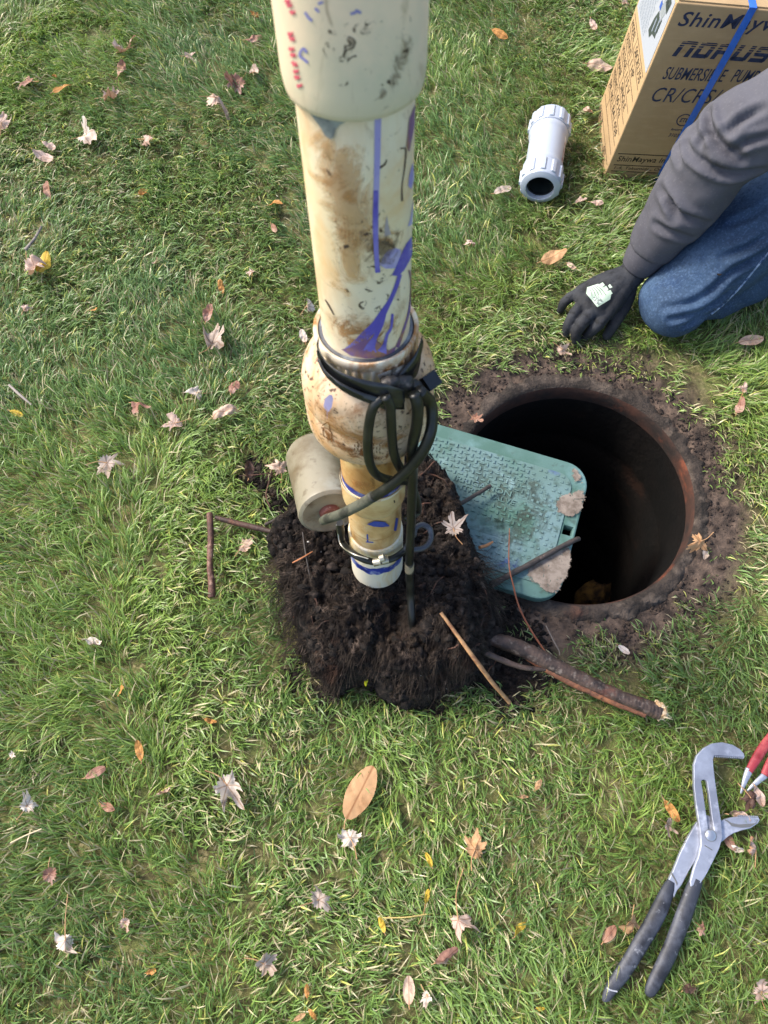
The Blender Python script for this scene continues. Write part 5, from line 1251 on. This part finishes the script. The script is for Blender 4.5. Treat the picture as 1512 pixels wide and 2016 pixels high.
    fold = .008 * low * (ridge((V[:, 0] * 1.1 - V[:, 1] * .4 + V[:, 2] * .8) / .016 + warp * 2) - .5) * np.exp(-((a - .05) / .15) ** 2) + .008 * fbm(V[:, 0] * 9, V[:, 1] * 9, V[:, 2] * 9, 6, 3)
    V = V + N * fold[:, None]
    V = groove(V, F, N, [([(1322, 628), (1380, 612), (1440, 572)], .9), ([(1345, 640), (1400, 612)], .8), ([(1420, 505), (1470, 488), (1512, 462)], 1), ([(1395, 575), (1440, 535), (1500, 500)], 1), ([(1310, 606), (1360, 596), (1400, 570)], .6), ([(1440, 440), (1480, 425), (1512, 400)], .7)], .009, .007)
    V[:, 2] = np.maximum(V[:, 2], .006)
    M_j = mat('blue_denim', '2f4159', .85, [('415874', 4.5, .42, .62, 3), ('263d5e', 14, .5, .7), ('58708e', 5, .56, .74, 4), ('5a7190', 210, .5, .66, 2, (1, 1, 1), 0, .4), ('2a3a50', 170, .5, .66, 2, (1, 1, 1), 0, .5)], bump=(420, .4, .0015), spec=.25)
    J = mesh('jeans', V, F, M_j, T, sharp=None)
    bv = BVHTree.FromPolygons([tuple(p) for p in V], F)
    def onto(bvh, u, v, lift=.0008):
        d = W(u, v, 1.) - CAMP; d /= np.linalg.norm(d); h = bvh.ray_cast(Vector(CAMP), Vector(d))
        if h[0] is None: return None
        nn_ = np.array(h[1]); nn_ = nn_ if nn_ @ d < 0 else -nn_
        return np.array(h[0]) + nn_ * lift
    pts = []
    for k in range(22):
        s = k / 21; u, v = 1400 + 130 * s, 618 - 132 * s + 6 * math.sin(s * 5)
        p = onto(bv, u, v, .0005)
        if p is not None: pts.append(p)
    if len(pts) > 6:
        keep = [pts[0]] + [p for i, p in enumerate(pts[1:]) if np.linalg.norm(p - pts[i]) < .06]
        V_, F_ = tube(keep, .0022, 8, 3, rough=.5); mesh('side_seam', V_, F_, mat('faded_seam', '7f93b0', .8, [('2b4468', 90, .5, .6)]), J, sharp=None)
    for (u, v) in [(1350, 466), (1372, 452), (1416, 540)]:
        p = onto(bv, u, v, .0004)
        if p is not None: V_, F_ = ellipsoid(p, (.005, .0032, .0012), n=10, m=5); mesh('mud_spot', V_, F_, M_soil, J)
    for c, d in ((anR, np.array([.13, .06, -.02])), (anL, np.array([-.03, -.14, -.05]))):
        S = [ellipsoid(c + d * .55, (.06 + abs(d[0]) * .5, .05 + abs(d[1]) * .5, .045)), ellipsoid(c, (.055, .055, .06))]; V_, F_, N_ = remesh(join(S), .007, 2); V_[:, 2] = np.maximum(V_[:, 2], .004); mesh('boot', V_, F_, mat('brown_boot', '4a3424', .6), T, sharp=None)
    # glove: palm and five separate fingers
    def P(u, v, z): return G(u, v, z)
    w0 = P(1240, 543, .082)
    K1, K2, K3, K4 = P(1191, 622, .050), P(1168, 612, .058), P(1150, 596, .058), P(1138, 577, .050)
    S = [tube([wr + axis * .10, wr + axis * .02, w0, (w0 * .6 + K2 * .4)], [.030, .0295, .030, .026], 24, 5)]
    for Kx, r0 in ((K1, .0165), (K2, .017), (K3, .0165), (K4, .0150)):
        S.append(tube([w0, w0 * .45 + Kx * .55 + [0, 0, .006], Kx], [.027, .0225, r0], 18, 5))
    S.append(tube([K1, K2, K3, K4], [.0155, .0165, .016, .0145], 16, 4))
    fing = [(K1, (1180, 637, .049), (1163, 652, .030), (1152, 663, .013), .0125), (K2, (1148, 634, .052), (1135, 654, .033), (1133, 669, .013), .0128),
            (K3, (1132, 616, .050), (1119, 640, .032), (1114, 656, .013), .0122), (K4, (1122, 586, .044), (1109, 598, .027), (1104, 610, .012), .0108)]
    for Kx, a_, b_, c_, r0 in fing: S.append(tube([Kx, P(*a_), P(*b_), P(*c_)], [r0 * 1.15, r0 * 1.05, r0, r0 * .82], 16, 6)); S.append(ellipsoid(P(*c_), (r0 * .84,) * 3)); S.append(ellipsoid(P(*a_), (r0 * 1.12,) * 3))
    S.append(tube([w0 + [0, -.012, -.014], P(1232, 590, .050), P(1216, 625, .038), P(1204, 645, .026), P(1195, 660, .014)], [.020, .0185, .0145, .0132, .0108], 16, 6)); S.append(ellipsoid(P(1195, 660, .014), (.0112,) * 3))
    V, F, N = remesh(join(S), .0021, 4)
    V = V + N * (.0011 * fbm(V[:, 0] * 90, V[:, 1] * 90, V[:, 2] * 90, 4, 3) + .0012 * (ridge((V[:, 0] * .7 - V[:, 1] * .9) / .006 + 2 * fbm(V[:, 0] * 20, V[:, 1] * 20, V[:, 2] * 20, 8, 2)) - .5) * np.exp(-(np.linalg.norm(V - w0, axis=1) / .03) ** 2))[:, None]
    M_gl = mat('black_glove', '26272b', .75, [('33353a', 14, .45, .62), ('1a1b1e', 60, .5, .66)], bump=(300, .4, .0012), spec=.3)
    GL = mesh('glove', V, F, M_gl, T, sharp=None)
    bg_ = BVHTree.FromPolygons([tuple(p) for p in V], F)
    M_print = mat('pale_green_print', 'a9bca9', .7)
    def gl(px, lift=.0009):
        return onto(bg_, px[0], px[1], lift)
    def dec(poly, m, name, lift):
        bad = [p for p in poly if gl(p) is None]
        if bad: return
        def f(u, v):
            p = gl((u, v), lift); return p if p is not None else gl(poly[0], lift)
        fillpoly(poly, 0, m, name, parent=GL, proj_=f)
    def c6(L): return [(1060 + a * .2989, 350 + b * .2989) for a, b in L]
    dec(c6([(322, 722), (395, 700), (478, 768), (472, 800), (388, 852), (316, 765)]), M_print, 'flag_print', .0008)
    for k in range(5):                                   # dark stripes of the flag
        s = (k + .6) / 5.4; a_ = np.array(c6([(330, 730)])[0]) * (1 - s) + np.array(c6([(392, 706)])[0]) * s; b_ = np.array(c6([(340, 786)])[0]) * (1 - s) + np.array(c6([(468, 778)])[0]) * s
        m_ = (a_ + b_) / 2 + [1.0, -1.0]
        stroke([a_ + (b_ - a_) * .04, m_, b_ - (b_ - a_) * .06], .8, 0, M_gl, 'print_stripe', parent=GL, proj_=lambda u, v: (lambda p: p if p is not None else gl(c6([(390, 760)])[0]))(gl((u, v), .0012)))
    dec(c6([(350, 790), (392, 776), (428, 816), (388, 842)]), mat('grey_print', '6a7470', .7, [('b0c0b4', 300, .5, .56)]), 'star_field_print', .0014)
    for poly in ([(402, 702), (424, 690), (438, 708), (420, 722), (404, 716)], [(424, 722), (446, 712), (462, 736), (448, 752), (430, 744)], [(450, 748), (474, 740), (488, 762), (472, 774), (456, 766)], [(458, 712), (470, 700), (480, 712), (488, 722), (470, 730)]):
        dec(c6(poly), M_print, 'emblem_print', .0009)
build_person()

# ================================================================== LEAVES
LC = {'pale': ('c9aea0', 'b08a70'), 'white': ('d8cbbf', 'c0a48e'), 'grey': ('b8a89c', '98826c'), 'brown': ('9a7060', 'c9ab9c'), 'orange': ('c08a4c', 'b07a44'), 'yellow': ('d2b040', 'b89a34'),
      'tan': ('c49a70', 'a87c54'), 'red': ('966c58', 'c0a08c'), 'dark': ('5a4238', '7a6054'), 'pink': ('ccb09c', 'b08c78')}
LM = {}
def leafmat(c):
    if c in LM: return LM[c]
    a, b = LC[c]; m = mat('leaf_' + c, a, .6, [(b, 18, .5, .7, 5)], bump=(150, .3, .001), spec=.35)
    n, l = m.node_tree.nodes, m.node_tree.links; B = n['Principled BSDF']; src = B.inputs['Base Color'].links[0].from_socket
    ge = n.new('ShaderNodeNewGeometry'); mx = n.new('ShaderNodeMix'); mx.data_type = 'RGBA'; l.new(ge.outputs['Backfacing'], mx.inputs[0]); l.new(src, mx.inputs[6]); mx.inputs[7].default_value = lin(b); l.new(mx.outputs[2], B.inputs['Base Color'])
    # veins from leaf-shaped coordinates stored on the mesh
    at = n.new('ShaderNodeAttribute'); at.attribute_name = 'vein'; m2 = n.new('ShaderNodeMix'); m2.data_type = 'RGBA'; m2.blend_type = 'MULTIPLY'; l.new(at.outputs['Fac'], m2.inputs[0]); l.new(mx.outputs[2], m2.inputs[6]); m2.inputs[7].default_value = (.55, .42, .34, 1); l.new(m2.outputs[2], B.inputs['Base Color'])
    tr = n.new('ShaderNodeBsdfTranslucent'); l.new(m2.outputs[2], tr.inputs[0]); ms = n.new('ShaderNodeMixShader'); ms.inputs[0].default_value = .22; l.new(B.outputs[0], ms.inputs[1]); l.new(tr.outputs[0], ms.inputs[2]); l.new(ms.outputs[0], n['Material Output'].inputs[0])
    LM[c] = m; return m
def leaf(u, v, kind, L, rot, colr, label, z=None, curl=None, stem=None, name=None):
    """kind M maple, E oval; L length in photo pixels"""
    r = np.random.default_rng(int(u * 7 + v * 13))
    z = .031 if z is None else z
    P0 = G(u, v, z); mpp = (H - z) / (FPX * (cs - (1008 - v) / FPX * sn)); L = L * mpp
    na = 72; rings = 9; th = np.arange(na) / na * 2 * math.pi
    if kind == 'M':
        lobes = [(0, 1.0, .52), (.95, .84, .5), (-.95, .84, .5), (2.0, .6, .55), (-2.0, .6, .55)]
        R = np.full(na, .36)
        for c, a, w in lobes:
            if 'three' not in label and 'maple' not in label: c += r.normal(0, .22); a *= r.uniform(.42, 1.12); w *= r.uniform(.8, 1.5)
            d = np.abs((th - c + math.pi) % (2 * math.pi) - math.pi); w = w * r.uniform(.85, 1.15); R = np.maximum(R, a * r.uniform(.85, 1.1) * np.clip(1 - (d / w) ** 1.25, 0, 1) ** .75)
        R = R * (1 + .13 * np.sin(th * 15 + r.uniform(0, 6)) + .06 * np.sin(th * 25)); R = R * .62
    else:
        wd = .24 if kind == 'E' else .19
        R = wd / np.sqrt(np.clip((wd * np.cos(th)) ** 2 + (.5 * np.sin(th)) ** 2, 1e-6, None)) * .5 * 1.0
        R = R * (1 + .015 * np.sin(th * 31))
        x_, y_ = R * np.cos(th), R * np.sin(th); y_ = y_ * (1 - np.clip(np.abs(x_) / .5, 0, 1) ** 3 * .7); R = np.hypot(x_, y_)
    pts = [(0, 0)]
    for i in range(1, rings + 1):
        f = i / rings
        for k in range(na):
            pts.append((R[k] * f * math.cos(th[k]), R[k] * f * math.sin(th[k])))
    p = np.array(pts); x, y = p[:, 0], p[:, 1]
    vein = np.zeros(len(p)); aa = np.arctan2(y, x)
    cent = [0, .95, -.95, 2.0, -2.0] if kind == 'M' else [0, math.pi]
    for c in cent:
        d = np.abs((aa - c + math.pi) % (2 * math.pi) - math.pi) * np.hypot(x, y); vein = np.maximum(vein, np.clip(1 - d / .022, 0, 1))
    cu = (r.uniform(.9, 2.6) if kind == 'M' else r.uniform(.6, 2.0)) if curl is None else curl
    # curl: bend about a random axis, cup, ripple
    ax = r.uniform(0, math.pi) if kind == 'M' else math.pi / 2 + r.normal(0, .3)
    s = x * math.cos(ax) + y * math.sin(ax); t = -x * math.sin(ax) + y * math.cos(ax)
    k_ = cu * 1.5 + 1e-3
    s2 = np.sin(s * k_) / k_; zz = (1 - np.cos(s * k_)) / k_ * (1 if r.random() < .5 else -1)
    k2 = r.normal(0, .5) * cu + .3; t2 = np.sin(t * k2) / (k2 + 1e-6) if abs(k2) > .05 else t; zz = zz + k2 * t * t * .5
    zz = zz + .10 * cu * fbm(x * 4, y * 4, 0, int(u), 2) + .012 * fbm(x * 14, y * 14, 0, int(v), 2)
    X, Y = s2 * math.cos(ax) - t2 * math.sin(ax), s2 * math.sin(ax) + t2 * math.cos(ax)
    V = np.stack([X, Y, zz], -1) * L
    tl = r.normal(0, .28) * min(cu, 1.3); t3 = r.normal(0, .28) * min(cu, 1.3)
    Rm = np.array(Matrix.Rotation(rad(rot), 3, 'Z') @ Matrix.Rotation(tl, 3, 'X') @ Matrix.Rotation(t3, 3, 'Y'))
    V = V @ Rm.T
    zo = max(.0, -(V[:, 2].min()) - .008); V = V + P0 + [0, 0, zo]
    F = [[0, 1 + k, 1 + (k + 1) % na] for k in range(na)]
    for i in range(rings - 1):
        for k in range(na):
            a, b = 1 + i * na + k, 1 + i * na + (k + 1) % na; F.append([a, a + na, b + na, b])
    nm = name or ('maple_leaf' if kind == 'M' else 'oval_leaf')
    o = mesh(nm, V, F, leafmat(colr), loc=P0, sharp=None); at = o.data.attributes.new('vein', 'FLOAT', 'POINT'); at.data.foreach_set('value', vein.astype(np.float32))
    tag(o, label, 'leaf', 'fallen leaves on the lawn')
    if stem is None: stem = .55 if kind == 'M' else .16
    if stem:
        st0 = V[0] if kind == 'M' else V[1 + (rings - 1) * na + na // 2]
        d = Rm @ np.array([-1, 0, 0]); sd_ = Rm @ np.array([0, 1, 0]); b = r.normal(0, .15)
        q = [st0, st0 + (d + sd_ * b * .4) * stem * L * .5, st0 + (d + sd_ * b * 1.4) * stem * L]; q[2][2] = max(q[2][2], .02)
        Vs, Fs = tube(q, [.0011, .0008, .0009] if L > .03 else [.0007, .0005, .0006], 6, 4); mesh('stem', Vs, Fs, leafmat('tan'), o)
    return o
LEAVES = [
 (239, 96, 'M', 40, 60, 'pale', 'pale lobed leaf in the upper left, above the curled rusty one'), (238, 134, 'E', 32, 80, 'red', 'curled rusty leaf just below a pale lobed leaf, upper left'),
 (260, 75, 'E', 16, 10, 'pale', 'tiny pale leaf scrap above the two upper left leaves'), (55, 162, 'M', 44, 160, 'brown', 'orange brown curled leaf near the top left corner'),
 (108, 150, 'N', 20, 80, 'orange', 'tiny upright orange leaf sliver in the top left'), (122, 172, 'N', 34, 40, 'orange', 'thin curved orange leaf in the top left'),
 (215, 191, 'M', 44, 10, 'pale', 'long pale folded leaf in the upper left lawn'), (370, 110, 'M', 24, 30, 'pale', 'small pale crumpled leaf left of the upper pipe'),
 (505, 30, 'M', 24, 200, 'orange', 'small orange star-shaped leaf beside the top of the pipe'), (500, 76, 'E', 28, 20, 'brown', 'brown curled leaf beside the top of the pipe'),
 (466, 165, 'M', 64, 240, 'brown', 'large two-toned curled leaf left of the coupling'), (500, 140, 'N', 40, 95, 'pale', 'narrow pale upright leaf close to the coupling'),
 (427, 214, 'M', 56, 30, 'pink', 'pinkish folded leaf left of the pipe below the coupling'), (4, 243, 'M', 44, 90, 'pale', 'pale leaf cut by the left edge high up'),
 (170, 269, 'M', 62, 350, 'white', 'large white-backed arched leaf in the upper left'), (96, 284, 'E', 26, 330, 'pale', 'small pale leaf with a dark rim above another pale one'),
 (85, 307, 'E', 36, 340, 'pale', 'pale flat leaf below the small dark-rimmed leaf'), (287, 279, 'M', 40, 340, 'pale', 'pale leaf with a long stem right of the white arched leaf'),
 (93, 373, 'E', 30, 100, 'red', 'reddish brown curled leaf left of centre high in the lawn'), (281, 380, 'N', 28, 70, 'orange', 'bright orange oval leaf in the upper middle left'),
 (541, 400, 'N', 28, 345, 'orange', 'orange oval leaf right beside the pipe'), (538, 448, 'E', 20, 300, 'red', 'small reddish leaf below the orange one by the pipe'),
 (68, 530, 'M', 62, 330, 'pale', 'large pale folded leaf with a tan wing by the forked twig'), (86, 520, 'E', 44, 80, 'yellow', 'upright yellow tan leaf half of the folded leaf near the twig'),
 (305, 516, 'M', 20, 45, 'pale', 'small pale leaf in the middle of the upper left lawn'), (494, 536, 'M', 26, 120, 'pale', 'pale torn leaf halfway up left of the pipe'),
 (435, 564, 'N', 26, 100, 'orange', 'small peach oval leaf left of the pipe'), (50, 607, 'M', 22, 60, 'pale', 'small ragged pale leaf near the left edge below the folded leaf'),
 (185, 609, 'E', 14, 10, 'orange', 'tiny peach leaf scrap in the left lawn'), (410, 616, 'E', 34, 80, 'brown', 'brown curled leaf above the big pale maple leaf'),
 (420, 672, 'M', 62, 75, 'grey', 'big pale grey maple leaf standing left of the valve'), (611, 606, 'M', 36, 60, 'white', 'whitish leaf touching the pipe just above the valve'),
 (597, 662, 'E', 26, 110, 'white', 'small whitish leaf tight beside the valve hub'), (388, 775, 'M', 42, 200, 'white', 'white curled leaf left of the valve'),
 (461, 762, 'E', 36, 80, 'brown', 'brown and white leaf on edge left of the valve'), (445, 815, 'N', 52, 20, 'pink', 'crescent shaped peach leaf left of the valve'),
 (32, 813, 'N', 26, 340, 'yellow', 'yellow leaf at the left edge below the twig'), (278, 802, 'M', 54, 320, 'brown', 'large brown leaf over the bare patch at left'),
 (344, 836, 'M', 50, 200, 'pale', 'pale crumpled leaf beside the large brown one'), (210, 911, 'M', 54, 350, 'grey', 'flat pale grey leaf in the left lawn'),
 (480, 1079, 'M', 40, 60, 'pink', 'pink and brown ruffled leaf right of the broken twig'), (180, 1263, 'E', 34, 350, 'white', 'flat creamy leaf below the middle at left'),
 (238, 1360, 'N', 28, 15, 'orange', 'bright orange oval leaf at lower left, lying level'), (414, 1419, 'N', 22, 350, 'orange', 'tiny orange leaf lower left of the root ball'),
 (274, 1477, 'N', 34, 110, 'orange', 'orange oval leaf at lower left, standing steeply'), (188, 1521, 'E', 34, 30, 'brown', 'brown curled leaf left of the steep orange oval'),
 (57, 1585, 'M', 46, 60, 'white', 'white feathery leaf close to the left edge'), (24, 1487, 'M', 20, 40, 'white', 'tiny white leaf scrap at the left edge'),
 (450, 1548, 'M', 74, 310, 'white', 'large white three-pointed maple leaf in the lower left'), (322, 1561, 'M', 36, 290, 'pale', 'pale and brown torn leaf left of the three-pointed leaf'),
 (212, 1589, 'E', 30, 340, 'red', 'small rust and white leaf in the lower left lawn'), (97, 1722, 'M', 46, 290, 'brown', 'brown folded leaf with pale edge, lower left'),
 (128, 1856, 'M', 54, 280, 'white', 'cupped white leaf with long upright stem, bottom left'), (246, 1816, 'M', 34, 290, 'pale', 'small pale leaf with hooked stem, bottom left'),
 (520, 1895, 'M', 58, 330, 'grey', 'grey drooping leaf near the bottom, left of the middle'), (298, 1912, 'E', 20, 30, 'orange', 'little orange crumb of leaf near the bottom left'),
 (709, 1560, 'E', 92, 62, 'tan', 'largest flat brown oval leaf below the root ball'), (689, 1652, 'M', 60, 115, 'white', 'white pointed leaf just below the largest oval leaf'),
 (934, 1674, 'M', 56, 60, 'tan', 'tan folded leaf right of the white pointed one'), (630, 1768, 'M', 56, 25, 'grey', 'grey folded leaf with an orange underside, bottom middle'),
 (905, 1815, 'M', 66, 290, 'pale', 'narrow twisted pale leaf with a long yellow stem'), (880, 1883, 'E', 46, 40, 'brown', 'dark brown folded leaf near the bottom middle'),
 (1020, 1829, 'N', 34, 25, 'yellow', 'golden oval leaf right of the twisted leaf'), (844, 1692, 'N', 24, 110, 'yellow', 'thin yellow leaf left of the tan folded leaf'),
 (752, 1820, 'N', 26, 110, 'yellow', 'yellow leaf beside the straw stalk'), (841, 1765, 'N', 24, 80, 'yellow', 'thin yellow leaf left of the long-stemmed twisted leaf'),
 (805, 1950, 'E', 42, 90, 'pink', 'pinkish oval leaf near the bottom edge'), (841, 1962, 'M', 36, 320, 'white', 'pale torn leaf right of the pinkish oval'),
 (604, 1950, 'N', 22, 95, 'orange', 'small orange leaf near the bottom, left of middle'), (616, 1998, 'N', 22, 310, 'orange', 'orange leaf fragment at the bottom edge'),
 (590, 2002, 'N', 22, 30, 'tan', 'tan leaf fragment at the bottom edge'), (1323, 1597, 'N', 40, 300, 'orange', 'orange oval leaf left of the pliers slot'),
 (1315, 1623, 'M', 44, 340, 'pale', 'pale leaf with its stem pointing at the pliers'), (1236, 1812, 'M', 56, 290, 'tan', 'large tan leaf beside the left plier grip'),
 (1200, 1839, 'E', 34, 45, 'red', 'rust oval leaf left of the large tan leaf'), (1382, 1829, 'M', 28, 300, 'brown', 'small brown and white leaf right of the plier grips'),
 (1480, 1672, 'M', 50, 60, 'pale', 'pale cream leaf below the lower jaw of the pliers'), (1452, 1672, 'E', 26, 340, 'white', 'small cream leaf piece left of the pale cream leaf'),
 (1500, 1952, 'M', 54, 90, 'pale', 'pale leaf with brown edge at the bottom right corner'), (1357, 1946, 'E', 30, 20, 'dark', 'dark brown leaf between grip and bottom right corner'),
 (1473, 1572, 'M', 50, 300, 'dark', 'dark brown leaf below the red tool tips'), (1494, 1568, 'E', 34, 290, 'pale', 'pale ribbed leaf right of the dark brown one'),
 (1455, 1602, 'E', 36, 350, 'pale', 'pale crescent leaf on the lower plier jaw side'), (1434, 1655, 'E', 34, 300, 'red', 'rusty leaf half hidden under the lower jaw'),
 (1465, 765, 'M', 28, 80, 'pale', 'pale beige leaf right of the manhole'), (1457, 798, 'E', 32, 60, 'brown', 'brown cupped leaf right of the manhole'),
 (1478, 671, 'E', 42, 10, 'pink', 'peach leaf in the shade below the knee'), (1105, 690, 'M', 36, 330, 'pink', 'pink crumpled leaf between glove and manhole'),
 (1090, 506, 'E', 46, 20, 'tan', 'tan crescent leaf left of the glove'), (928, 481, 'M', 32, 60, 'pale', 'pale cream leaf right of the middle pipe'),
 (1125, 523, 'E', 18, 320, 'pink', 'tiny pink leaf between the crescent leaf and glove'), (990, 373, 'E', 34, 30, 'grey', 'grey brown leaf left of the white coupling end'),
 (1143, 393, 'E', 22, 10, 'pale', 'small pale leaf right of the coupling, nearer one'), (1175, 398, 'E', 22, 350, 'pale', 'small pale leaf below the carton corner'),
 (984, 66, 'E', 30, 330, 'orange', 'curled orange leaf at the top between pipe and carton'), (1180, 132, 'E', 42, 350, 'pink', 'pinkish leaf left of the carton, upper one'),
 (1168, 48, 'E', 22, 290, 'pale', 'tiny pale leaf at the top left of the carton'), (1232, 8, 'M', 28, 30, 'pink', 'pink leaf at the top edge left of the carton'),
 (1157, 221, 'E', 34, 90, 'pink', 'pale pink oval leaf touching the carton corner'), (1228, 1279, 'E', 22, 320, 'white', 'white scrap of leaf in the dirt trench'),
 (1413, 1064, 'E', 1, 0, 'pale', ''), (1064, 1985, 'N', 18, 20, 'yellow', 'small yellow leaf near the bottom edge, right of middle'),
 (1030, 1568, 'N', 18, 350, 'tan', 'small tan leaf low right of the root ball'), (1060, 1545, 'E', 20, 60, 'tan', 'pale yellowish leaf scrap below the cut root'),
 (600, 1995, 'E', 1, 0, 'pale', ''), (665, 905, 'E', 1, 0, 'pale', '')]
for (u, v, k, L, a, c, lab) in LEAVES:
    if not lab: continue
    leaf(u, v, k, L * (1.24 if k == 'M' else 1.2), a, c, lab, curl=.15 if 'largest flat' in lab else None, stem=(1.3 if 'long' in lab and 'stem' in lab else None))
leaf(893, 1040, 'M', 62, 100, 'grey', 'silvery lobed maple leaf lying on top of the black root ball', z=.155, curl=.5)
leaf(552, 922, 'M', 52, 110, 'pink', 'pink folded leaf wedged beside the grey float', z=.04, curl=1.2)
leaf(490, 925, 'E', 46, 80, 'dark', 'dark brown leaf on bare earth left of the float', z=.03)
leaf(936, 823, 'M', 34, 320, 'red', 'small red brown maple leaf on the rim above the lid', z=.012, curl=.9)
leaf(1372, 1070, 'M', 62, 200, 'tan', 'crumpled tan leaf on the right rim of the manhole', z=.012, curl=1.5)
leaf(1388, 1088, 'E', 30, 250, 'grey', 'grey leaf bit under the crumpled tan leaf on the rim', z=.01, curl=1.5)
leaf(563, 1024, 'N', 16, 100, 'yellow', 'tiny yellow leaf scrap at the left top of the root ball', z=.12, curl=1)
